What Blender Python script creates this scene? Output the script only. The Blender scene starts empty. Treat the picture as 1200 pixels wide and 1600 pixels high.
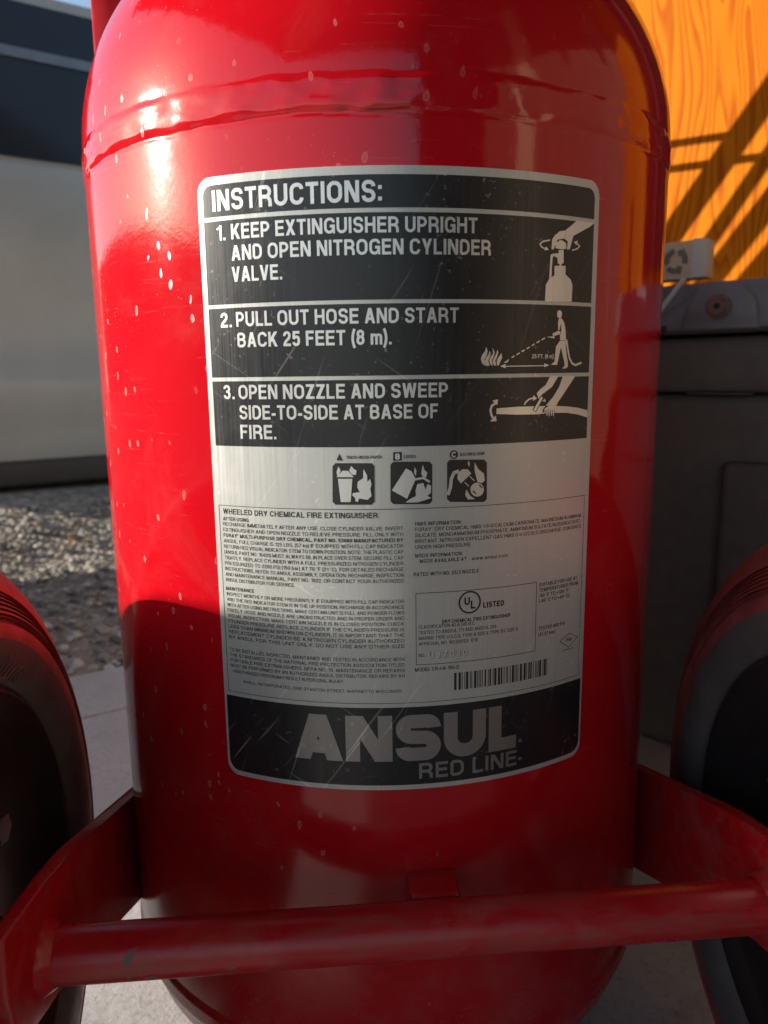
import bpy, bmesh, math, random
from mathutils import Vector, Matrix, noise
random.seed(7)
SC = bpy.context.scene
COL = SC.collection

# ---------------------------------------------------------------- camera, sky, sun, exposure
R_ = math.radians
cam_d = bpy.data.cameras.new('camera')
cam = bpy.data.objects.new('camera', cam_d); COL.objects.link(cam)
SC.camera = cam
pitch, roll = R_(10.392), R_(0.766)
fw = Vector((0, math.cos(pitch), -math.sin(pitch)))
U0 = Vector((0, math.sin(pitch), math.cos(pitch)))
R0 = Vector((1, 0, 0))
rt = R0*math.cos(roll) - U0*math.sin(roll)
up = R0*math.sin(roll) + U0*math.cos(roll)
m = Matrix((rt, up, -fw)).transposed().to_4x4()
m.translation = Vector((0.0016, -0.5261, 0.475))
cam.matrix_world = m
cam_d.sensor_fit = 'VERTICAL'; cam_d.sensor_height = 36; cam_d.sensor_width = 27
cam_d.lens = 1178.9/1600*36
cam_d.clip_start = 0.01; cam_d.clip_end = 400
cam_d.dof.use_dof = True; cam_d.dof.focus_distance = 0.38; cam_d.dof.aperture_fstop = 11.0

SUN_AZ, SUN_EL = R_(85), R_(17)      # azimuth to the left of the camera's side of the tank
S = Vector((-math.sin(SUN_AZ)*math.cos(SUN_EL), -math.cos(SUN_AZ)*math.cos(SUN_EL), math.sin(SUN_EL)))
w = bpy.data.worlds.new('World'); SC.world = w; w.use_nodes = True
nt = w.node_tree
sky = nt.nodes.new('ShaderNodeTexSky'); sky.sky_type = 'NISHITA'; sky.sun_disc = False
sky.sun_elevation = SUN_EL; sky.sun_rotation = math.atan2(S.x, S.y)
sky.air_density = 1.0; sky.dust_density = 1.2; sky.ozone_density = 1.0
bg = nt.nodes['Background']; bg.inputs[1].default_value = 0.125
nt.links.new(sky.outputs[0], bg.inputs[0])
sun_d = bpy.data.lights.new('sun', 'SUN'); sun_d.energy = 5.0; sun_d.angle = R_(0.53); sun_d.color = (1, .93, .82)
sun = bpy.data.objects.new('sun', sun_d); COL.objects.link(sun)
sun.rotation_euler = S.to_track_quat('Z', 'Y').to_euler(); sun.location = S*5
SC.view_settings.view_transform = 'Standard'; SC.view_settings.look = 'None'
SC.view_settings.exposure = 0.97; SC.view_settings.gamma = 1.0
SC.view_settings.use_curve_mapping = False

# ---------------------------------------------------------------- helpers
def link(o, parent=None):
    COL.objects.link(o)
    if parent is not None: o.parent = parent
    return o
def tag(o, label=None, cat=None, group=None, kind=None):
    if label: o['label'] = label
    if cat: o['category'] = cat
    if group: o['group'] = group
    if kind: o['kind'] = kind
    return o
def empty(name, loc=(0, 0, 0), rz=0.0, parent=None):
    o = bpy.data.objects.new(name, None); o.empty_display_size = .05
    link(o, parent); o.location = loc; o.rotation_euler = (0, 0, rz); return o
def mesh(name, verts, faces, mat, parent=None, smooth=False, angle=None):
    me = bpy.data.meshes.new(name); me.from_pydata([tuple(v) for v in verts], [], faces); me.update()
    if mat: me.materials.append(mat)
    if smooth:
        for p in me.polygons: p.use_smooth = True
    o = link(bpy.data.objects.new(name, me), parent)
    if angle is not None: me.set_sharp_from_angle(angle=R_(angle))
    return o
def bm_obj(name, bm, mat, parent=None, smooth=False, angle=35):
    bmesh.ops.recalc_face_normals(bm, faces=bm.faces[:])
    me = bpy.data.meshes.new(name); bm.to_mesh(me); bm.free()
    if mat: me.materials.append(mat)
    if smooth:
        for p in me.polygons: p.use_smooth = True
        me.set_sharp_from_angle(angle=R_(angle))
    return link(bpy.data.objects.new(name, me), parent)
def add_box(bm, lo, hi, bevel=0.0, seg=2):
    r = bmesh.ops.create_cube(bm, size=1)
    vs = r['verts']
    for v in vs:
        v.co = Vector(((lo[i]+hi[i])/2 + v.co[i]*(hi[i]-lo[i]) for i in range(3)))
    if bevel:
        es = list({e for v in vs for e in v.link_edges})
        bmesh.ops.bevel(bm, geom=es, offset=bevel, segments=seg, affect='EDGES', profile=.5)
def add_prism(bm, poly, axis, a, b, bevel=0.0, seg=2):
    """poly: 2-D outline; axis 0: outline in (y,z) pushed along x; 1: (x,z) along y; 2: (x,y) along z"""
    def P(p, t):
        return Vector((t, p[0], p[1])) if axis == 0 else Vector((p[0], t, p[1])) if axis == 1 else Vector((p[0], p[1], t))
    va = [bm.verts.new(P(p, a)) for p in poly]; vb = [bm.verts.new(P(p, b)) for p in poly]
    n = len(poly)
    bm.faces.new(va); bm.faces.new(vb[::-1])
    for i in range(n): bm.faces.new((va[i], vb[i], vb[(i+1) % n], va[(i+1) % n]))
    if bevel:
        es = [e for v in va+vb for e in v.link_edges]
        caps = set(va), set(vb)
        es = list({e for e in es if (e.verts[0] in caps[0] and e.verts[1] in caps[0]) or (e.verts[0] in caps[1] and e.verts[1] in caps[1])})
        bmesh.ops.bevel(bm, geom=es, offset=bevel, segments=seg, affect='EDGES', profile=.5)
def lathe(prof, n, axis='z'):
    """prof: (radius, height) rows"""
    vs, fs = [], []
    for (r, h) in prof:
        for i in range(n):
            a = 2*math.pi*i/n
            c, s = r*math.cos(a), r*math.sin(a)
            vs.append((c, s, h) if axis == 'z' else (h, c, s))
    for j in range(len(prof)-1):
        for i in range(n):
            k = (i+1) % n
            f = (j*n+i, j*n+k, (j+1)*n+k, (j+1)*n+i)
            fs.append(f if axis == 'z' else f)
    return vs, fs
def tube(bm, pts, rad, n=12, cap=True):
    rings = []
    for i, p in enumerate(pts):
        p = Vector(p)
        d = (Vector(pts[min(i+1, len(pts)-1)]) - Vector(pts[max(i-1, 0)])).normalized()
        a = d.orthogonal().normalized() if i == 0 else (rings_a - d*rings_a.dot(d)).normalized()
        rings_a = a
        b = d.cross(a)
        r = rad[i] if isinstance(rad, (list, tuple)) else rad
        rings.append([bm.verts.new(p + r*(a*math.cos(2*math.pi*k/n) + b*math.sin(2*math.pi*k/n))) for k in range(n)])
    for A, B in zip(rings, rings[1:]):
        for k in range(n): bm.faces.new((A[k], A[(k+1) % n], B[(k+1) % n], B[k]))
    if cap:
        bm.faces.new(rings[0][::-1]); bm.faces.new(rings[-1])

# ---------------------------------------------------------------- materials
class NT:
    def __init__(s, name):
        s.m = bpy.data.materials.new(name); s.m.use_nodes = True
        s.t = s.m.node_tree; s.b = s.t.nodes['Principled BSDF']; s.out = s.t.nodes['Material Output']
    def n(s, typ, **kw):
        nd = s.t.nodes.new('ShaderNode'+typ)
        for k, v in kw.items():
            if k in nd.bl_rna.properties.keys(): setattr(nd, k, v)
            else: nd.inputs[k.replace('_', ' ')].default_value = v
        return nd
    def l(s, a, b): s.t.links.new(a, b)
    def coords(s, scale=(1, 1, 1), rot=(0, 0, 0), loc=(0, 0, 0)):
        tc = s.n('TexCoord'); mp = s.n('Mapping')
        mp.inputs['Scale'].default_value = scale; mp.inputs['Rotation'].default_value = rot; mp.inputs['Location'].default_value = loc
        s.l(tc.outputs['Object'], mp.inputs['Vector']); return mp.outputs[0]
    def turned(s, rot, scale, loc):     # turn first, then squeeze: streaks that run at an angle
        tc = s.n('TexCoord'); mp = s.n('Mapping'); mp.vector_type = 'TEXTURE'
        mp.inputs['Scale'].default_value = tuple(1/x for x in scale); mp.inputs['Rotation'].default_value = rot; mp.inputs['Location'].default_value = loc
        s.l(tc.outputs['Object'], mp.inputs['Vector']); return mp.outputs[0]
    def noise(s, vec, scale, detail=4, rough=.55, dist=0):
        nd = s.n('TexNoise'); nd.inputs['Scale'].default_value = scale; nd.inputs['Detail'].default_value = detail
        nd.inputs['Roughness'].default_value = rough; nd.inputs['Distortion'].default_value = dist
        s.l(vec, nd.inputs['Vector']); return nd.outputs[0]
    def ramp(s, fac, stops):
        nd = s.n('ValToRGB'); cr = nd.color_ramp
        while len(cr.elements) < len(stops): cr.elements.new(.5)
        for e, (p, c) in zip(cr.elements, stops):
            e.position = p; e.color = (c, c, c, 1) if isinstance(c, (int, float)) else (*c, 1)
        s.l(fac, nd.inputs[0]); return nd.outputs[0]
    def mix(s, fac, a, b, typ='MIX'):
        nd = s.n('Mix'); nd.data_type = 'RGBA'; nd.blend_type = typ
        def put(v, i):
            if hasattr(v, 'default_value') or hasattr(v, 'is_linked'): s.l(v, i)
            else: i.default_value = (*v, 1) if not isinstance(v, (int, float)) else (v, v, v, 1)
        if isinstance(fac, (int, float)): nd.inputs[0].default_value = fac
        else: s.l(fac, nd.inputs[0])
        put(a, nd.inputs[6]); put(b, nd.inputs[7]); return nd.outputs[2]
    def math(s, op, a, b=0.0):
        nd = s.n('Math'); nd.operation = op
        for v, i in ((a, nd.inputs[0]), (b, nd.inputs[1])):
            if isinstance(v, (int, float)): i.default_value = v
            else: s.l(v, i)
        return nd.outputs[0]
    def bump(s, h, strength=.3, dist=.001, prev=None):
        nd = s.n('Bump'); nd.inputs['Strength'].default_value = strength; nd.inputs['Distance'].default_value = dist
        s.l(h, nd.inputs['Height'])
        if prev is not None: s.l(prev, nd.inputs['Normal'])
        return nd.outputs[0]
    def set(s, **kw):
        for k, v in kw.items():
            i = s.b.inputs[{'color': 'Base Color', 'rough': 'Roughness', 'metal': 'Metallic', 'normal': 'Normal', 'coat': 'Coat Weight', 'coat_rough': 'Coat Roughness', 'spec': 'Specular IOR Level', 'trans': 'Transmission Weight', 'aniso': 'Anisotropic', 'sheen': 'Sheen Weight'}[k]]
            if isinstance(v, (int, float)): i.default_value = v
            elif isinstance(v, (tuple, list)): i.default_value = (*v, 1)
            else: s.l(v, i)
        return s.m

def m_red(name='red_paint', base=(.46, .004, .010), drips=True, dirt=.22, rough=.085, wear=False, chip=.645):
    N = NT(name)
    v = N.coords()
    mot = N.ramp(N.noise(v, 9, 5, .6), [(.3, 0.0), (.75, 1.0)])
    col = N.mix(mot, tuple(c*.86 for c in base), base)
    # dusty film, patchy
    film = N.ramp(N.noise(v, 14, 8, .7, .6), [(.52, 0.0), (.8, 1.0)])
    film = N.math('MULTIPLY', film, dirt*.35)
    col = N.mix(film, col, (.42, .26, .22))
    ro = N.ramp(N.noise(v, 30, 6, .65), [(.3, rough*.75), (.8, rough*1.7)])
    if drips:
        # dried water spots: sparse vertical ovals
        vs = N.coords((185, 185, 105))
        vo = N.n('TexVoronoi'); vo.inputs['Scale'].default_value = 1.0; vo.inputs['Randomness'].default_value = 1.0
        nz = N.noise(v, 80, 3, .5)
        dv = N.n('VectorMath'); dv.operation = 'SCALE'; dv.inputs['Scale'].default_value = .9
        cx = N.n('CombineXYZ'); N.l(nz, cx.inputs[0]); N.l(nz, cx.inputs[2]); N.l(cx.outputs[0], dv.inputs[0])
        ad = N.n('VectorMath'); ad.operation = 'ADD'; N.l(vs, ad.inputs[0]); N.l(dv.outputs[0], ad.inputs[1])
        N.l(ad.outputs[0], vo.inputs['Vector'])
        ring = N.ramp(vo.outputs['Distance'], [(.0, .55), (.14, .6), (.2, 1.0), (.25, 0.0)])
        pick = N.n('SeparateColor'); N.l(vo.outputs['Color'], pick.inputs[0])
        sel = N.math('GREATER_THAN', pick.outputs[0], .85)
        big = N.ramp(N.noise(v, 7, 2, .5), [(.40, 0.0), (.52, 1.0)])
        sp = N.math('MULTIPLY', N.math('MULTIPLY', ring, sel), big)
        # fine splatter
        v2 = N.coords((210, 210, 120)); vo2 = N.n('TexVoronoi'); N.l(v2, vo2.inputs['Vector'])
        p2 = N.n('SeparateColor'); N.l(vo2.outputs['Color'], p2.inputs[0])
        s2 = N.math('MULTIPLY', N.math('LESS_THAN', vo2.outputs['Distance'], .2), N.math('GREATER_THAN', p2.outputs[1], .93))
        s2 = N.math('MULTIPLY', s2, N.ramp(N.noise(v, 11, 3, .6), [(.45, 0.0), (.6, .8)]))
        tot = N.math('MAXIMUM', sp, s2)
        sx = N.n('SeparateXYZ'); N.l(v, sx.inputs[0])      # most of the splashes dried on one side and high up
        side = N.ramp(N.math('ADD', N.math('MULTIPLY', sx.outputs[0], -2.2), .5), [(.36, .12), (.62, 1.0)])
        high = N.ramp(sx.outputs[2], [(.12, .12), (.34, 1.0)])
        tot = N.math('MULTIPLY', tot, N.math('MULTIPLY', side, high))
        col = N.mix(N.math('MULTIPLY', tot, .36), col, (.62, .36, .32))
        ro = N.math('ADD', ro, N.math('MULTIPLY', tot, .35))
        # hairline scuffs
        vw = N.coords((1.2, 1.2, 26), (0.5, .25, 0)); sc = N.noise(vw, 16, 2, .5)
        sc = N.ramp(sc, [(.66, 0.0), (.672, .12), (.684, 0.0)])
        col = N.mix(N.math('MULTIPLY', sc, big), col, (.6, .3, .28))
    if wear:
        ch = N.ramp(N.noise(v, 26, 7, .62, .3), [(chip, 0.0), (chip+.008, 1.0)])
        col = N.mix(ch, col, (.17, .14, .12))
        sm = N.ramp(N.noise(N.coords((4, 22, 22)), 2.2, 6, .7), [(.50, 0.0), (.70, .65)])
        col = N.mix(sm, col, (.2, .09, .075))
        ro = N.math('ADD', ro, N.math('MULTIPLY', N.math('MAXIMUM', ch, sm), .3))
    grit = N.noise(v, 300, 3, .65)
    zz = N.n('SeparateXYZ'); N.l(v, zz.inputs[0])
    low = N.ramp(zz.outputs[2], [(.05, 1.0), (.30, 0.0)])         # road dust low down
    ro = N.math('ADD', ro, N.math('MULTIPLY', N.math('MULTIPLY', low, .28), N.math('ADD', grit, .3)))
    lowd = N.math('MULTIPLY', low, N.ramp(N.noise(v, 38, 8, .75), [(.45, 0.0), (.75, .30)]))
    col = N.mix(lowd, col, (.30, .20, .17))
    b1 = N.bump(N.noise(v, 330, 2, .5), .10, .0003)
    b2 = N.bump(N.noise(v, 46, 2, .5), .06, .0008, b1)
    return N.set(color=col, rough=ro, normal=b2, spec=.5)
def m_plain(name, col, rough=.5, metal=0.0, var=.15, scale=30, bump=.1, bd=.0006, spec=.5):
    N = NT(name); v = N.coords()
    c = N.mix(N.ramp(N.noise(v, scale, 6, .65), [(.25, 0.0), (.8, 1.0)]), tuple(x*(1-var) for x in col), tuple(min(1, x*(1+var)) for x in col))
    ro = N.ramp(N.noise(v, scale*1.7, 5, .6), [(.25, max(.02, rough*.8)), (.8, min(1, rough*1.25))])
    return N.set(color=c, rough=ro, metal=metal, normal=N.bump(N.noise(v, scale*6, 4, .6), bump, bd), spec=spec)
def m_label_metal(name, col=(.50, .51, .485), metal=.36, rough=.40, ink=False):
    N = NT(name)
    v = N.coords()
    br = N.noise(N.coords((900, 900, 14)), 1.0, 4, .6)      # brushed up and down
    bro = N.ramp(br, [(.3, rough*.8), (.75, rough*1.25)])
    c = N.mix(N.ramp(br, [(.25, 0.0), (.8, 1.0)]), tuple(x*.9 for x in col), col)
    scr = None
    for k, (rot, sc, lo) in enumerate([((.0, -.95, .0), (14, 14, 420), .66), ((.0, -1.25, .0), (9, 9, 520), .665), ((.0, .6, .0), (16, 16, 480), .675)]):
        s1 = N.ramp(N.noise(N.turned(rot, sc, (k*.31, 0, k*.1)), 1.0, 3, .5), [(lo+.01, 0.0), (lo+.05, 1.0)])
        scr = s1 if scr is None else N.math('MAXIMUM', scr, s1)
    patch = N.ramp(N.noise(v, 13, 4, .6), [(.38, 0.05), (.62, 1.0)])
    sx = N.n('SeparateXYZ'); N.l(v, sx.inputs[0])
    left = N.ramp(N.math('ADD', N.math('MULTIPLY', sx.outputs[0], -4.0), .5), [(.38, .18), (.62, 1.0)])   # rubbed mostly on one side
    scr = N.math('MULTIPLY', N.math('MULTIPLY', scr, patch), left)
    dust = N.ramp(N.noise(v, 420, 2, .5), [(.66, 0.0), (.71, 1.0)])
    dust = N.math('MULTIPLY', dust, N.ramp(N.noise(v, 18, 5, .6), [(.45, 0.0), (.62, 1.0)]))
    tot = N.math('MAXIMUM', scr, dust)
    if ink: c = N.mix(N.math('MULTIPLY', tot, .36), c, (.42, .40, .37))
    else:   c = N.mix(N.math('MULTIPLY', tot, .5), c, (.85, .83, .78))
    smudge = N.ramp(N.noise(v, 24, 6, .7, .8), [(.5, 0.0), (.8, 1.0)])
    ro = N.math('ADD', bro, N.math('MULTIPLY', smudge, .12))
    return N.set(color=c, rough=ro, metal=metal, normal=N.bump(br, .10, .0002), spec=.5)
M = {}
M['red'] = m_red('red_paint')
M['red_worn'] = m_red('red_paint_worn', drips=False, dirt=.9, rough=.22, wear=True)
M['red_bar'] = m_red('red_paint_scraped', drips=False, dirt=1.0, rough=.2, wear=True, chip=.628)
M['red_plate'] = m_red('red_paint_plate', drips=False, dirt=.55, rough=.3)
M['alu'] = m_label_metal('brushed_aluminium')
M['ink'] = m_label_metal('black_label_ink', (.012, .012, .014), 0.0, .34, True)
M['inktext'] = m_plain('black_print', (.02, .018, .018), .45, 0, .1)
M['alutext'] = m_label_metal('bare_aluminium_lettering', (.68, .68, .66), .6, .34)
M['bottomtext'] = m_label_metal('dull_aluminium_lettering', (.30, .285, .275), .7, .4)
M['rubber'] = m_plain('tyre_rubber', (.10, .092, .09), .46, 0, .3, 40, .35, .0008)
M['rubber_bounce'] = m_plain('red_bounce_rubber', (.27, .06, .055), .46, 0, .35, 60, .35, .0008)  # red-brown band with the tank's bounced red light put into its colour
M['rim'] = m_plain('black_wheel_paint', (.022, .022, .023), .2, 0, .2, 25, .1)
# ---------------------------------------------------------------- ground
EDGE_P, EDGE_D, EDGE_N = Vector((-.467, .650)), Vector((.8437, .5368)), Vector((-.5368, .8437))
def ground_z(x, y):
    d = (Vector((x, y)) - EDGE_P).dot(EDGE_N)
    if d < 0: return -.02
    t = min(1, max(0, (d-.6)/.55)); t = t*t*(3-2*t)
    return -.02 + .035*min(1, d/.3) + .130*t
def m_ground():
    N = NT('gravel_soil'); v = N.coords()
    vo = N.n('TexVoronoi'); vo.inputs['Scale'].default_value = 60; N.l(v, vo.inputs['Vector'])
    sc = N.n('SeparateColor'); N.l(vo.outputs['Color'], sc.inputs[0])
    c = N.ramp(sc.outputs[0], [(0.0, (.17, .15, .12)), (.4, (.29, .25, .20)), (.75, (.39, .345, .28)), (1.0, (.52, .48, .41))])
    c = N.mix(N.ramp(N.noise(v, 160, 5, .7), [(.3, 0.0), (.8, .7)]), c, (.2, .18, .15))
    h = N.math('SUBTRACT', 1.0, vo.outputs['Distance'])
    return N.set(color=c, rough=.9, normal=N.bump(h, .9, .008), spec=.2)
def m_concrete():
    N = NT('worn_concrete'); v = N.coords()
    c = N.mix(N.ramp(N.noise(v, 5, 8, .65), [(.3, 0.0), (.75, 1.0)]), (.40, .395, .385), (.52, .51, .50))
    c = N.mix(N.ramp(N.noise(v, 170, 3, .6), [(.52, 0.0), (.75, .6)]), c, (.22, .2, .185))
    c = N.mix(N.ramp(N.noise(v, 11, 6, .7, 1.0), [(.55, 0.0), (.72, .45)]), c, (.17, .155, .145))
    b = N.bump(N.noise(v, 90, 8, .7), .5, .002)
    return N.set(color=c, rough=.82, normal=b, spec=.3)
M['gravel'] = m_ground(); M['concrete'] = m_concrete()
vs, fs = [], []
xs = [-160, -60, -25, -10, -5] + [-3+.1*i for i in range(61)] + [5, 10, 25, 60, 160]
ys = [-160, -60, -25, -10, -4, -2, -1] + [.0+.1*i for i in range(41)] + [6, 10, 25, 60, 160]
for y in ys:
    for x in xs: vs.append((x, y, ground_z(x, y) + (.006*noise.noise(Vector((x*3, y*3, 0))) if abs(x) < 4 and (Vector((x, y))-EDGE_P).dot(EDGE_N) > .03 else 0)))
nx = len(xs)
for j in range(len(ys)-1):
    for i in range(nx-1): fs.append((j*nx+i, j*nx+i+1, (j+1)*nx+i+1, (j+1)*nx+i))
g = mesh('ground', vs, fs, M['gravel'], smooth=True); tag(g, 'gravel yard ground rising towards the parked car', 'ground', kind='structure')
# concrete pad with a straight edge and one saw joint
bm = bmesh.new()
def epl(s, d): p = EDGE_P + EDGE_D*s + EDGE_N*d; return (p.x, p.y)
def jit(s, d): return (s, d + .004*noise.noise(Vector((s*14, 0, 3))))
n = 60
top = [jit(-6+12*i/n, 0) for i in range(n+1)]
JN = -.165
add_prism(bm, [epl(*q) for q in ([(-6, JN+.003)] + top + [(6, JN+.003)])], 2, -.12, 0, .004)
add_prism(bm, [epl(*q) for q in [(-6, -6), (-6, JN-.003), (6, JN-.003), (6, -6)]], 2, -.12, 0, .004)
pad = bm_obj('concrete_pad', bm, M['concrete']); tag(pad, 'worn grey concrete pad under the red extinguisher', 'pavement', kind='structure')
# loose stones on the gravel
bm = bmesh.new()
rs = random.Random(3)
ico = bmesh.new(); bmesh.ops.create_icosphere(ico, subdivisions=1, radius=1)
iv = [v.co.copy() for v in ico.verts]; ifc = [[v.index for v in f.verts] for f in ico.faces]; ico.free()
sv, sf, si = [], [], []
for k in range(5200):
    s = rs.uniform(-1.5, 1.2); d = rs.uniform(.0, 1.0)
    x, y = epl(s, d); r = (.003 + .0075*rs.random()**2.2)*(1.0 if d > .12 else 1.15)
    ang = Matrix.Rotation(rs.uniform(0, 6.3), 3, 'Z') @ Matrix.Rotation(rs.uniform(-.6, .6), 3, 'X')
    sx, sy, sz = rs.uniform(.7, 1.5), rs.uniform(.7, 1.3), rs.uniform(.45, .8)
    b = len(sv); z = ground_z(x, y)+.004
    for c in iv:
        q = ang @ Vector((c.x*sx, c.y*sy, c.z*sz))*r*(1+.25*rs.uniform(-1, 1))
        sv.append((x+q.x, y+q.y, z+q.z+r*.25))
    sf += [[b+i for i in f] for f in ifc]; si += [rs.randrange(4)]*len(ifc)
st = mesh('gravel_stones', sv, sf, None)
for nm, c in (('stone_grey', (.30, .29, .27)), ('stone_tan', (.36, .30, .22)), ('stone_dark', (.14, .13, .125)), ('stone_pale', (.5, .48, .44))):
    st.data.materials.append(m_plain(nm, c, .8, 0, .25, 90, .3, .001))
st.data.polygons.foreach_set('material_index', si)
tag(st, 'loose grey and tan gravel stones beside the concrete pad', 'gravel', kind='stuff')
# one fallen leaf
bm = bmesh.new()
lx, ly = epl(.105, .80)
add_prism(bm, [(0, -.016), (.006, -.006), (.010, .004), (.004, .008), (0, .018), (-.005, .008), (-.011, .003), (-.005, -.006)], 2, 0, .0012)
lf = bm_obj('fallen_leaf', bm, m_plain('dry_leaf', (.55, .22, .04), .7)); lf.location = (lx, ly, ground_z(lx, ly)+.014); lf.rotation_euler = (.5, .3, 1.0)
tag(lf, 'small orange fallen leaf on the sunlit gravel', 'leaf')

# ---------------------------------------------------------------- the wheeled extinguisher
PSI = R_(4.5)
EX = empty('fire_extinguisher', (0, 0, 0), PSI)
tag(EX, 'red wheeled fire extinguisher tank with an aluminium instruction plate', 'fire extinguisher')
RT = .18
prof = []
for i in range(15):            # bottom head
    a = i/14*math.pi/2; prof.append((max(.004, RT*math.sin(a)), .107 - .095*math.cos(a)))
def bumpz(z, lo, hi, h):
    t = (z-lo)/(hi-lo)
    if t <= 0 or t >= 1: return 0
    e = .18
    return h*min(1, t/e, (1-t)/e)**.6
for z in [.098+.0015*i for i in range(1, 16)]: prof.append((RT + bumpz(z, .100, .114, .0014), z))
prof = prof[:14] + [p for p in prof[15:]]
z = .125
while z < .578: prof.append((RT, z)); z += .02
z = .580
while z < .606:
    base = RT if z < .602 else RT*math.sqrt(max(0, 1-((z-.602)/.1457)**2))
    prof.append((base, z)); z += .0008
for i in range(1, 40):
    a = R_(2.2) + (R_(86)-R_(2.2))*i/39
    prof.append((RT*math.cos(a), .602+.1457*math.sin(a)))
n = 360
vs, fs = lathe(prof, n)
out = []
for k, (x, y, z) in enumerate(vs):
    r = math.hypot(x, y)
    if .572 < z < .612 and r > .1:
        th = math.atan2(y, x)
        q = Vector((math.cos(th)*2.2, math.sin(th)*2.2, 0))
        lo = .5855 + .0012*noise.noise(q*3.1) + .0007*noise.noise(q*11)
        hi = .6010 + .0014*noise.noise(q*4.3+Vector((7, 0, 0)))
        h = .00065*(1 + .8*noise.noise(q*5+Vector((0, 5, 0))))
        rough = .00032*noise.noise(Vector((x*95, y*95, z*130))) + .00022*noise.noise(Vector((x*240, y*240, z*260)))
        b = bumpz(z, lo, hi, h)
        dr = b + (rough*1.0 if b > 0 else 0)
        if lo-.0022 < z <= lo: dr -= .00016*(1 + 1.2*noise.noise(q*9))
        x *= (r+dr)/r; y *= (r+dr)/r
    out.append((x, y, z))
tank = mesh('tank', out, fs, M['red'], EX, smooth=True)
bm = bmesh.new()
add_prism(bm, [(.055*math.cos(2*math.pi*i/32), .055*math.sin(2*math.pi*i/32)) for i in range(32)], 2, .725, .775, .004)
add_prism(bm, [(.045*math.cos(2*math.pi*i/6), .045*math.sin(2*math.pi*i/6)) for i in range(6)], 2, .775, .80, .003)
bm_obj('fill_cap', bm, m_plain('brass', (.5, .36, .13), .35, 1.0), EX)
# handle frame behind the tank
bm = bmesh.new()
for sx in (-1, 1):
    add_box(bm, (sx*.192-.013, .115, .14), (sx*.192+.013, .123, 1.08), .002)
    add_box(bm, (sx*.192-.013 if sx < 0 else sx*.192+.009, .124, .14), (sx*.192-.009 if sx < 0 else sx*.192+.013, .140, 1.08), .001)
    add_box(bm, (min(sx*.148, sx*.19), .105, .30), (max(sx*.148, sx*.19), .113, .34), .002)
tube(bm, [(-.205, .12, 1.07), (.205, .12, 1.07)], .014)
bm_obj('handle_frame', bm, M['red_plate'], EX, True)
# side plates carrying the axle
PL = [(-.2485, .2555), (-.2495, .228), (-.2465, .214), (-.240, .203), (-.229, .1955), (-.215, .192), (-.20, .188), (-.11, .1505), (-.01, .105), (.05, .105), (.05, .180), (-.012, .186), (-.158, .2365), (-.166, .239), (-.174, .2412), (-.2, .247)]
for sx in (-1, 1):
    bm = bmesh.new(); a, b = sorted((sx*.172, sx*.180)); add_prism(bm, PL, 0, a, b, .0016, 3)
    pl = bm_obj('side_plate', bm, M['red_worn'], EX, True, 50)
    # welded collar round the axle end
    bm = bmesh.new(); k = 40; rg = []
    for (x, r) in ((.1725, .0172), (.1710, .0165), (.1690, .0150), (.1665, .0128)):
        rg.append([bm.verts.new((sx*x, -.21 + (r+.0020*noise.noise(Vector((i*.9, x*300, sx))))*math.cos(2*math.pi*i/k), .215 + (r+.0020*noise.noise(Vector((i*.9, x*300, sx+4))))*math.sin(2*math.pi*i/k))) for i in range(k)])
    for A, B in zip(rg, rg[1:]):
        for i in range(k): bm.faces.new((A[i], A[(i+1) % k], B[(i+1) % k], B[i]))
    bm_obj('weld_bead', bm, M['red_worn'], pl, True, 80)
bm = bmesh.new()
tube(bm, [(-.1735+.347*i/40, -.21, .215) for i in range(41)], .0126, 48)
tube(bm, [(-.29, -.21, .2), (-.1805, -.21, .2)], .0095, 20); tube(bm, [(.1805, -.21, .2), (.29, -.21, .2)], .0095, 20)
bm_obj('axle_tube', bm, M['red_bar'], EX, True, 40)
bm = bmesh.new(); add_box(bm, (-.004, -.199, .208), (.0215, -.1775, .2245), .003, 3)
bm_obj('spacer_tab', bm, M['red_plate'], EX, True)
# rear feet
for sx in (-1, 1):
    bm = bmesh.new()
    add_prism(bm, [(sx*.120, .0), (sx*.156, .0), (sx*.156, .012), (sx*.150, .07), (sx*.126, .07)], 1, .03, .055, .003)
    bm_obj('foot', bm, M['red_plate'], EX, True)

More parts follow.
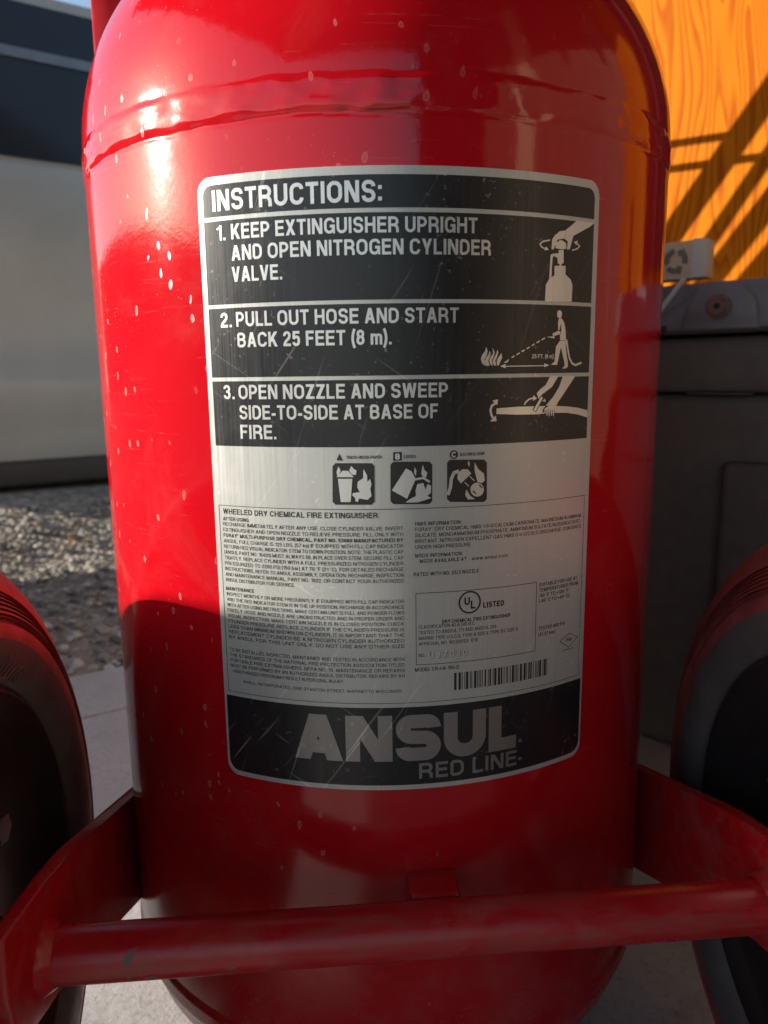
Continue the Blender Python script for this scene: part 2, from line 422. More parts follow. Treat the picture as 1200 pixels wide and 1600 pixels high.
# wheels
M['steel'] = m_plain('dull_steel', (.4, .39, .37), .35, 1.0)
def wheel(sx):
    cx, rr = .246, .204
    W = empty('wheel', (sx*cx, -.211, .2035), 0, EX)
    side = [(-.020, .128), (-.033, .131), (-.040, .136), (-.0445, .146), (-.0455, .156), (-.0448, .1632)]
    gr = []
    r = .1650
    for k in range(7):
        t = k/6; xo = -.0445 + .0085*t**1.6
        if k == 0: gr += [(xo-.0002, r-.0016), (xo+.0026, r-.0009), (xo+.0026, r+.0009), (xo-.0002, r+.0016)]
        else: gr += [(xo, r-.0007), (xo+.0020, r-.0003), (xo+.0020, r+.0003), (xo, r+.0007)]
        r += .0027
    shoulder = [(-.0345, .1865), (-.0305, .1930), (-.025, .1985), (-.018, .2020), (-.009, .2036), (0, .2040)]
    half = side + gr + shoulder
    prof = half + [(-x, r) for (x, r) in half[::-1][1:]]
    vs, fs = lathe([(r, x) for (x, r) in prof], 160, 'x')
    ty = mesh('tyre', vs, fs, M['rubber'], W, smooth=True, angle=32)
    ty.data.materials.append(M['rubber_bounce'])
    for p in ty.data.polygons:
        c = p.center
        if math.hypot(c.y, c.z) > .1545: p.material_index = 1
    pr = [(.012, -.050), (.026, -.050), (.028, -.046), (.028, -.030), (.06, -.024), (.085, -.0235), (.098, -.027), (.112, -.030), (.121, -.034), (.1255, -.0385), (.1305, -.040), (.1335, -.0385), (.135, -.034), (.134, -.020), (.118, -.012)]
    pr = pr + [(r, -h) for (r, h) in pr[::-1]]
    vs, fs = lathe(pr, 96, 'x')
    mesh('rim', vs, fs, M['rim'], W, smooth=True, angle=40)
    for k in range(5):
        a = 2*math.pi*k/5 + .5
        bm = bmesh.new()
        tube(bm, [(-sx*.020, .075*math.cos(a), .075*math.sin(a)), (-sx*.032, .075*math.cos(a), .075*math.sin(a))], .008, 6)
        bm_obj('bolt', bm, M['steel'], W, True)
    return W
WL = wheel(-1); WR = wheel(1)
bm = bmesh.new()
def sc(pts):          # slanted script strokes on the left tyre's inner sidewall: along the tyre, across it (mm)
    out = []
    for a, c in pts:
        th = R_(60) - (a*1.6+c*.8)*.001/.140; r = .1368 + c*.00125
        out.append((.0408 + max(0, r-.136)*.42, r*math.cos(th), r*math.sin(th)))
    tube(bm, out, .00055, 6)
for st in ([(-12, 0), (-12, 6), (-11, 0), (-9.5, 1)], [(-12, 8.2), (-11.4, 8.6)], [(-9, 6), (-9, 1.2), (-8, 0), (-6.5, .3), (-5.4, 1.6), (-5.4, 6)], [(-5.4, 1.6), (-5, 0), (-4, .4)], [(-3, 0), (-3, 6)], [(-3, 4.2), (-1.8, 5.8), (-.6, 6), (0, 5), (0, 0)], [(0, 4.2), (1.2, 5.8), (2.4, 6), (3, 5), (3, .8), (3.8, 0), (5, .8)]): sc(st)
bm_obj('moulded_lettering', bm, M['rubber'], WL, True)

# ---------------------------------------------------------------- name plate: everything printed lies on the tank's cylinder
PLATE = 0.0008
LAY = [0]
def cyl(u, v, off):
    a = u*.001/RT; r = RT + PLATE + off
    return (r*math.sin(a), -r*math.cos(a), v*.001)
def clip_u(pts, c, sg):
    out = []
    for i, p in enumerate(pts):
        q = pts[(i+1) % len(pts)]; dp, dq = (p[0]-c)*sg, (q[0]-c)*sg
        if dp >= 0: out.append(p)
        if dp*dq < 0:
            t = dp/(dp-dq); out.append((p[0]+(q[0]-p[0])*t, p[1]+(q[1]-p[1])*t))
    return out
class Flat:
    """2-D faces in plate millimetres, wrapped on the tank when built"""
    def __init__(s, off): s.v, s.f, s.off, s.k = [], [], off, 0
    def face(s, pts):
        us = [p[0] for p in pts]; a, z = min(us), max(us)
        if z-a > 2.6:                       # keep wide faces on the curve: cut them into columns
            k = int((z-a)/2)+1
            for i in range(k):
                q = clip_u(clip_u([tuple(p) for p in pts], a+(z-a)*i/k, 1), a+(z-a)*(i+1)/k, -1)
                if len(q) > 2: s.face1(q)
        else: s.face1(pts)
    def face1(s, pts):
        b = len(s.v); s.v += [cyl(u, v, s.off + s.k*4e-6) for u, v in pts]; s.f.append(list(range(b, b+len(pts))))
    def strip(s, L, Rr):
        for i in range(len(L)-1): s.face([L[i], Rr[i], Rr[i+1], L[i+1]])
    def nxt(s): s.k = (s.k+1) % 5
    def rect(s, u0, u1, v0, v1, r=(0, 0, 0, 0)):
        """corner radii: tl, tr, br, bl"""
        us = set([u0, u1]); nseg = max(1, int((u1-u0)/2.5))
        for i in range(nseg+1): us.add(u0+(u1-u0)*i/nseg)
        for k in range(9):
            for rad, left in ((r[0], 1), (r[3], 1), (r[1], 0), (r[2], 0)):
                if rad: us.add((u0 + rad*(1-math.cos(k/8*math.pi/2))) if left else (u1 - rad*(1-math.cos(k/8*math.pi/2))))
        us = sorted(us)
        def inset(u, rl, rr):
            if rl and u < u0+rl: d = rl-(u-u0); return rl-math.sqrt(max(0, rl*rl-d*d))
            if rr and u > u1-rr: d = rr-(u1-u); return rr-math.sqrt(max(0, rr*rr-d*d))
            return 0
        T = [(u, v1-inset(u, r[0], r[1])) for u in us]; B = [(u, v0+inset(u, r[3], r[2])) for u in us]
        s.strip(B, T); return B, T
    def stroke(s, pts, wd, closed=False):
        q = []
        for p in pts:
            p = Vector(p[:2])
            if not q or (p-q[-1]).length > wd*.04: q.append(p)
        if closed and (q[0]-q[-1]).length < 1e-6: q = q[:-1]
        if len(q) > 1 and (max(abs(q[i].x-q[i-1].x) for i in range(1, len(q))) > 4):   # keep long strokes on the curve
            z = [q[0]]
            for a, b in zip(q, q[1:]):
                k = max(1, int(abs(b.x-a.x)/3)+1)
                z += [a+(b-a)*(i/k) for i in range(1, k+1)]
            q = z
        n = len(q); L, Rr = [], []
        for i in range(n):
            a = q[i-1] if (closed or i > 0) else None; b = q[(i+1) % n] if (closed or i < n-1) else None
            d1 = (q[i]-a).normalized() if a is not None else None; d2 = (b-q[i]).normalized() if b is not None else None
            if d1 is None: d1 = d2
            if d2 is None: d2 = d1
            t = d1+d2
            if t.length < 1e-4: t = d1
            t.normalize(); nn = Vector((-t.y, t.x)); c = max(.35, nn.dot(Vector((-d1.y, d1.x))))
            L.append(q[i]+nn*(wd/2/c)); Rr.append(q[i]-nn*(wd/2/c))
        if closed: L.append(L[0]); Rr.append(Rr[0])
        s.strip([tuple(p) for p in L], [tuple(p) for p in Rr]); s.nxt()
    def poly(s, pts):
        from mathutils.geometry import tessellate_polygon
        for t in tessellate_polygon([[Vector((p[0], p[1], 0)) for p in pts]]): s.face([pts[i] for i in t])
        s.nxt()
    def build(s, name, mat, parent):
        o = mesh(name, s.v, s.f, mat, parent)
        bm = bmesh.new(); bm.from_mesh(o.data)
        for f in bm.faces:
            c = f.calc_center_median()
            if f.normal.dot(Vector((c.x, c.y, 0))) < 0: f.normal_flip()
        bm.to_mesh(o.data); bm.free()
        return o

# grotesque stroke alphabet: cap height 1, strokes drawn as bands; 'r' rounded corner, 's' sharp corner
def rnd(pts, rad, seg):
    """round the corners of a polyline: pts (x, y, flag)"""
    out = []
    n = len(pts)
    for i, p in enumerate(pts):
        P = Vector(p[:2])
        if i in (0, n-1) or len(p) < 3: out.append(P); continue
        a, b = Vector(pts[i-1][:2])-P, Vector(pts[i+1][:2])-P
        k = min(rad, a.length*.5 if i-1 > 0 and len(pts[i-1]) > 2 else a.length*.98, b.length*.5 if i+1 < n-1 and len(pts[i+1]) > 2 else b.length*.98)
        A, B = P+a.normalized()*k, P+b.normalized()*k
        for j in range(seg+1):
            t = j/seg
            # circular-ish corner
            th = t*math.pi/2
            out.append(P + (A-P)*(1-math.sin(th)) + (B-P)*(1-math.cos(th)))
    return out
GW = dict(A=.70, B=.66, C=.68, D=.68, E=.60, F=.56, G=.71, H=.68, I=.0, J=.54, K=.68, L=.55, M=.82, N=.69, O=.72, P=.63, Q=.72, R=.68, S=.65, T=.61, U=.68, V=.67, W=.96, X=.67, Y=.67, Z=.61)
for c in '0123456789': GW[c] = .54
GW['1'] = .42
GW.update({'.': 0, ',': 0, ':': 0, ' ': .28, '-': .30, '(': .22, ')': .22, '/': .36, 'm': .78, 'w': .72, 'a': .5, 'n': .5, 's': .46, 'u': .5, 'l': 0, 'c': .48, 'o': .5, 'b': .5, 'r': .34, '\u00ae': .3, '\u00b0': .3, 'k': .48, 'g': .5, '+': .5})
def glyph(ch, s):
    """strokes of a glyph: list of (kind, data); widths and heights already in cap units; returns advance width"""
    w = max(GW.get(ch, .55), s if ch in 'Il' else 0)
    if ch in '.,:': w = s*1.05
    h = s/2; L, Rr, B, T = h, w-h, h, 1-h; m = .5
    S_, D_ = [], []          # strokes (points, closed), diagonals (x0,y0,x1,y1,thick)
    r = 'r'
    t = s*1.04
    if ch == 'A':
        k = t*1.08; D_ = [(k/2, 0, w/2-s*.05, 1, k), (w-k/2, 0, w/2+s*.05, 1, k)]; S_ = [([(w*.24, .30), (w*.76, .30)], 0)]
    elif ch == 'B': S_ = [([(L, T), (L, B)], 0, 1), ([(L, T), (Rr-.03, T, r), (Rr-.03, .53, r), (L, .53)], 0), ([(L, .53), (Rr, .53, r), (Rr, B, r), (L, B)], 0)]
    elif ch == 'C': S_ = [([(Rr, .70), (Rr, T, r), (L, T, r), (L, B, r), (Rr, B, r), (Rr, .32)], 0)]
    elif ch == 'D': S_ = [([(L, T), (L, B)], 0, 1), ([(L, T), (Rr, T, r), (Rr, B, r), (L, B)], 0)]
    elif ch == 'E': S_ = [([(L, 1), (L, 0)], 0), ([(L, T), (w, T)], 0), ([(L, B), (w, B)], 0), ([(L, .52), (w*.93, .52)], 0)]
    elif ch == 'F': S_ = [([(L, 1), (L, 0)], 0), ([(L, T), (w, T)], 0), ([(L, .50), (w*.90, .50)], 0)]
    elif ch == 'G': S_ = [([(Rr, .70), (Rr, T, r), (L, T, r), (L, B, r), (Rr-.02, B, r), (Rr-.02, .47)], 0), ([(w*.53, .47), (w, .47)], 0), ([(w-h*.7, .47), (w-h*.7, 0)], 0, 0, .7)]
    elif ch == 'H': S_ = [([(L, 1), (L, 0)], 0), ([(Rr, 1), (Rr, 0)], 0), ([(L, .52), (Rr, .52)], 0)]
    elif ch in 'Il': S_ = [([(L, 1), (L, 0)], 0)]
    elif ch == 'J': S_ = [([(Rr, 1), (Rr, B, r), (L, B, r), (L, .34)], 0)]
    elif ch == 'K': S_ = [([(L, 1), (L, 0)], 0)]; D_ = [(w*.30, .42, w-t*.62, 1, t*1.15), (w-t*.62, 0, w*.42, .60, t*1.2)]; D_[0] = (L+.02, .30, w-t*.68, 1, t*1.3)
    elif ch == 'L': S_ = [([(L, 1), (L, 0)], 0), ([(L, B), (w, B)], 0)]
    elif ch == 'M': S_ = [([(L, 1), (L, 0)], 0), ([(Rr, 1), (Rr, 0)], 0)]; D_ = [(w/2, 0, s*.62, 1, t*1.05), (w/2, 0, w-s*.62, 1, t*1.05)]
    elif ch == 'N': S_ = [([(L, 1), (L, 0)], 0), ([(Rr, 1), (Rr, 0)], 0)]; D_ = [(w-s*.62, 0, s*.62, 1, t*1.15)]
    elif ch in 'OQ0': S_ = [([(w/2, T), (L, T, r), (L, B, r), (Rr, B, r), (Rr, T, r), (w/2, T)], 0)]
    elif ch == 'P': S_ = [([(L, 1), (L, 0)], 0), ([(L, T), (Rr, T, r), (Rr, .43, r), (L, .43)], 0)]
    elif ch == 'R': S_ = [([(L, 1), (L, 0)], 0), ([(L, T), (Rr-.02, T, r), (Rr-.02, .47, r), (L, .47)], 0), ([(w*.5, .47), (Rr-.01, .47, r), (Rr, .0)], 0)]
    elif ch == 'S': S_ = [([(Rr, .71), (Rr, T, r), (L+.01, T, r), (L+.01, .53, r), (Rr, .49, r), (Rr, B, r), (L, B, r), (L, .30)], 0)]
    elif ch == 'T': S_ = [([(0, T), (w, T)], 0), ([(w/2, 1), (w/2, 0)], 0)]
    elif ch == 'U': S_ = [([(L, 1), (L, B, r), (Rr, B, r), (Rr, 1)], 0)]
    elif ch == 'V': k = t*1.08; D_ = [(w/2-s*.05, 0, k/2, 1, k), (w/2+s*.05, 0, w-k/2, 1, k)]
    elif ch == 'W': k = t*1.02; D_ = [(w*.27, 0, k/2, 1, k), (w*.27, 0, w/2, 1, k), (w*.73, 0, w/2, 1, k), (w*.73, 0, w-k/2, 1, k)]
    elif ch == 'X': k = t*1.18; D_ = [(k/2, 0, w-k/2, 1, k), (w-k/2, 0, k/2, 1, k)]
    elif ch == 'Y': k = t*1.12; D_ = [(w/2, .36, k/2, 1, k), (w/2, .36, w-k/2, 1, k)]; S_ = [([(w/2, .42), (w/2, 0)], 0)]
    elif ch == 'Z': S_ = [([(.02, T), (w, T)], 0), ([(0, B), (w, B)], 0)]; D_ = [(t*.68, B, w-t*.68, T, t*1.3)]
    elif ch == '1': S_ = [([(Rr, 1), (Rr, 0)], 0)]; S_.append(([(0.02, .76), (w-s, .76, r), (Rr-.02, .98)], 0, 0, .75))
    elif ch == '2': S_ = [([(L, .68), (L, T, r), (Rr, T, r), (Rr, .55, r), (L+.02, .28, r), (L, B)], 0), ([(0, B), (w, B)], 0)]
    elif ch == '3': S_ = [([(L, .72), (L, T, r), (Rr-.01, T, r), (Rr-.01, .53, r), (w*.38, .53)], 0), ([(w*.38, .53), (Rr, .53, r), (Rr, B, r), (L, B, r), (L, .29)], 0)]
    elif ch == '4': S_ = [([(w-s*1.05, 1), (w-s*1.05, 0)], 0), ([(0, .29), (w, .29)], 0)]; D_ = [(t*.5, .24, w-s*1.1, .97, t*1.05)]
    elif ch == '5': S_ = [([(w*.95, T), (L+.04, T), (L+.01, .50)], 0), ([(L+.0, .46), (L+.06, .61, r), (Rr, .61, r), (Rr, B, r), (L, B, r), (L, .27)], 0)]
    elif ch == '6': S_ = [([(Rr-.02, .76), (Rr-.02, T, r), (L, T, r), (L, B, r), (Rr, B, r), (Rr, .58, r), (L, .58)], 0)]
    elif ch == '7': S_ = [([(0, T), (w, T)], 0)]; D_ = [(w*.30, 0, w-t*.55, T, t)]
    elif ch == '8': S_ = [([(w/2, .53), (L+.015, .53, r), (L+.015, T, r), (Rr-.015, T, r), (Rr-.015, .53, r), (w/2, .53)], 0), ([(w/2, .53), (L, .53, r), (L, B, r), (Rr, B, r), (Rr, .53, r), (w/2, .53)], 0)]
    elif ch == '9': S_ = [([(L+.02, .24), (L+.02, B, r), (Rr, B, r), (Rr, T, r), (L, T, r), (L, .42, r), (Rr, .42)], 0)]
    elif ch == '.': S_ = [([(w/2, 0), (w/2, s)], 0)]
    elif ch == ',': S_ = [([(w/2, s), (w/2, 0), (w*.1, -s*.7)], 0)]
    elif ch == ':': S_ = [([(w/2, .06), (w/2, .06+s)], 0), ([(w/2, .58), (w/2, .58+s)], 0)]
    elif ch == '-': S_ = [([(0, .36), (w, .36)], 0)]
    elif ch == '+': S_ = [([(0, .40), (w, .40)], 0), ([(w/2, .15), (w/2, .65)], 0)]
    elif ch == '(': S_ = [([(w, 1.06), (L*.9, .75, r), (L*.9, .10, r), (w, -.2)], 0)]
    elif ch == ')': S_ = [([(0, 1.06), (Rr*1.1, .75, r), (Rr*1.1, .10, r), (0, -.2)], 0)]
    elif ch == '/': D_ = [(s*.4, -.02, w-s*.4, 1.02, s*.8)]
    elif ch == 'm': X = .73; S_ = [([(L, X), (L, 0)], 0), ([(L, X-h-.05), (L+.04, X-h, r), (w/2, X-h, r), (w/2, 0)], 0), ([(w/2, X-h-.05), (w/2+.04, X-h, r), (Rr, X-h, r), (Rr, 0)], 0)]
    elif ch in 'nr': X = .73; S_ = [([(L, X), (L, 0)], 0), ([(L, X-h-.05), (L+.04, X-h, r), (Rr, X-h, r), (Rr, 0 if ch == 'n' else X-h-.12)], 0)]
    elif ch == 'u': X = .73; S_ = [([(L, X), (L, B, r), (Rr, B, r), (Rr, X)], 0), ([(Rr, .3), (Rr, 0)], 0)]
    elif ch == 'o': X = .73-h; S_ = [([(w/2, X), (L, X, r), (L, B, r), (Rr, B, r), (Rr, X, r), (w/2, X)], 0)]
    elif ch == 'c': X = .73-h; S_ = [([(Rr, .5), (Rr, X, r), (L, X, r), (L, B, r), (Rr, B, r), (Rr, .23)], 0)]
    elif ch in 'ag': X = .73-h; S_ = [([(L, .56), (L, X, r), (Rr, X, r), (Rr, 0)], 0), ([(Rr, .42), (L, .42, r), (L, B, r), (Rr, B)], 0)]
    elif ch == 's': X = .73-h; S_ = [([(Rr, .52), (Rr, X, r), (L, X, r), (L, .37, r), (Rr, .35, r), (Rr, B, r), (L, B, r), (L, .2)], 0)]
    elif ch == 'b': X = .73-h; S_ = [([(L, 1), (L, 0)], 0), ([(L, X), (Rr, X, r), (Rr, B, r), (L, B)], 0)]
    elif ch == 'k': S_ = [([(L, 1), (L, 0)], 0)]; D_ = [(L+.02, .2, w-t*.6, .73, t*1.2), (w-t*.6, 0, w*.42, .45, t*1.2)]
    elif ch == 'w': k = s*.95; D_ = [(w*.27, 0, k/2, .73, k), (w*.27, 0, w/2, .73, k), (w*.73, 0, w/2, .73, k), (w*.73, 0, w-k/2, .73, k)]
    elif ch == '\u00ae': S_ = [([(.15+.15*math.cos(i*math.pi/8), .85+.15*math.sin(i*math.pi/8)) for i in range(17)], 0, 0, .35), ([(.11, .93), (.11, .77)], 0, 0, .35), ([(.11, .92), (.19, .92, r), (.19, .84, r), (.11, .84)], 0, 0, .3)]
    elif ch == '\u00b0': S_ = [([(.15+.10*math.cos(i*math.pi/5), .86+.10*math.sin(i*math.pi/5)) for i in range(11)], 0, 0, .5)]
    return w, S_, D_
def text(F, body, u0, v0, cap, u1=None, stroke=.17, seg=5, gap=.115, slant=0.0, wide=1.0):
    """set a line on the plate: left end u0, baseline v0, cap height (mm); stretched so that its right end is u1"""
    gl = []; x = 0
    for ch in body:
        if ch == ' ': x += .30; continue
        w, S_, D_ = glyph(ch, stroke); gl.append((x, w, S_, D_)); x += w + gap
    tot = max(.01, x-gap)
    kx = (u1-u0)/tot if u1 is not None else cap*wide
    P = lambda gx, p: (u0 + (gx+p[0]+slant*p[1])*kx, v0 + p[1]*cap)
    wd = stroke*(cap*.5 + kx*.5)
    # letters keep even stems: work in scaled space
    for gx, w, S_, D_ in gl:
        for st in S_:
            pts = [(u0+(gx+p[0]+slant*p[1])*kx, v0+p[1]*cap)+tuple(p[2:]) for p in st[0]]
            q = rnd(pts, cap*.30, seg)
            F.stroke([tuple(p) for p in q], wd*(st[3] if len(st) > 3 else 1))
        for (x0, y0, x1, y1, tk) in D_:
            F.face([P(gx, (x0-tk/2, y0)), P(gx, (x0+tk/2, y0)), P(gx, (x1+tk/2, y1)), P(gx, (x1-tk/2, y1))]); F.nxt()
# --- the plate itself
F = Flat(0); B, T = F.rect(-98.4, 98.6, 270.6, 563.0, (7, 7, 7, 7))
ring = B + T[::-1]
nv = len(F.v)
F.v += [cyl(u, v, 0) for u, v in ring] + [cyl(u, v, -.0011) for u, v in ring]
k = len(ring)
for i in range(k): F.f.append([nv+i, nv+(i+1) % k, nv+k+(i+1) % k, nv+k+i])
NP = F.build('nameplate', M['alu'], EX)
INK = .00006; TXT = .00016; TOP = .00024
F = Flat(INK)
for q in ((-95.3, 95.4, 545.8, 559.4, (4.5, 4.5, 0, 0)), (-95.5, 95.4, 507.3, 543.9), (-95.5, 95.5, 474.2, 505.6), (-95.5, 95.5, 442.0, 472.4), (-97.0, 97.3, 273.1, 314.4, (0, 0, 6, 6))):
    F = Flat(INK); F.rect(*q); F.build('black_panel', M['ink'], NP)
F = Flat(TXT)
def B_(body, u0, v0, u1, cap=6.6, st=.175, **k): text(F, body, u0, v0, cap, u1, st, 7, **k)
B_('INSTRUCTIONS:', -90.2, 548.1, -11.6, 9.0, .18)
B_('1.', -88.6, 535.4, -84.0); B_('KEEP EXTINGUISHER UPRIGHT', -81.0, 535.5, 30.7); B_('AND OPEN NITROGEN CYLINDER', -81.3, 526.3, 37.2); B_('VALVE.', -81.6, 517.0, -56.7)
B_('2.', -88.9, 497.0, -82.8); B_('PULL OUT HOSE AND START', -80.5, 497.1, 22.2); B_('BACK 25 FEET (8 m).', -80.3, 487.8, -8.1)
B_('3.', -89.3, 464.1, -83.2); B_('OPEN NOZZLE AND SWEEP', -81.0, 464.1, 17.3); B_('SIDE-TO-SIDE AT BASE OF', -81.0, 454.7, 12.7); B_('FIRE.', -81.0, 445.6, -62.4)
text(F, '25 FT. (8 m)', -0.0+59.3, 477.1+4.0, 1.9, 71.6, .15, 4)
F.build('lettering', M['alutext'], NP); F = Flat(TXT)
text(F, 'RED LINE', 3.0, 276.1, 8.3, 55.2, .165, 7); text(F, '\u00ae', 56.4, 275.2, 4.6, 58.0, .3, 4); text(F, '\u00ae', 56.4, 285.2, 4.6, 58.0, .3, 4)
# big wordmark
GW.update({'A': .98, 'N': .92, 'S': .90, 'U': .88, 'L': .62})
text(F, 'ANSUL', -59.0, 286.0, 24.2, 54.6, .285, 10, gap=.055)
GW.update({'A': .70, 'N': .69, 'S': .65, 'U': .68, 'L': .55})
F.build('wordmark', M['bottomtext'], NP)
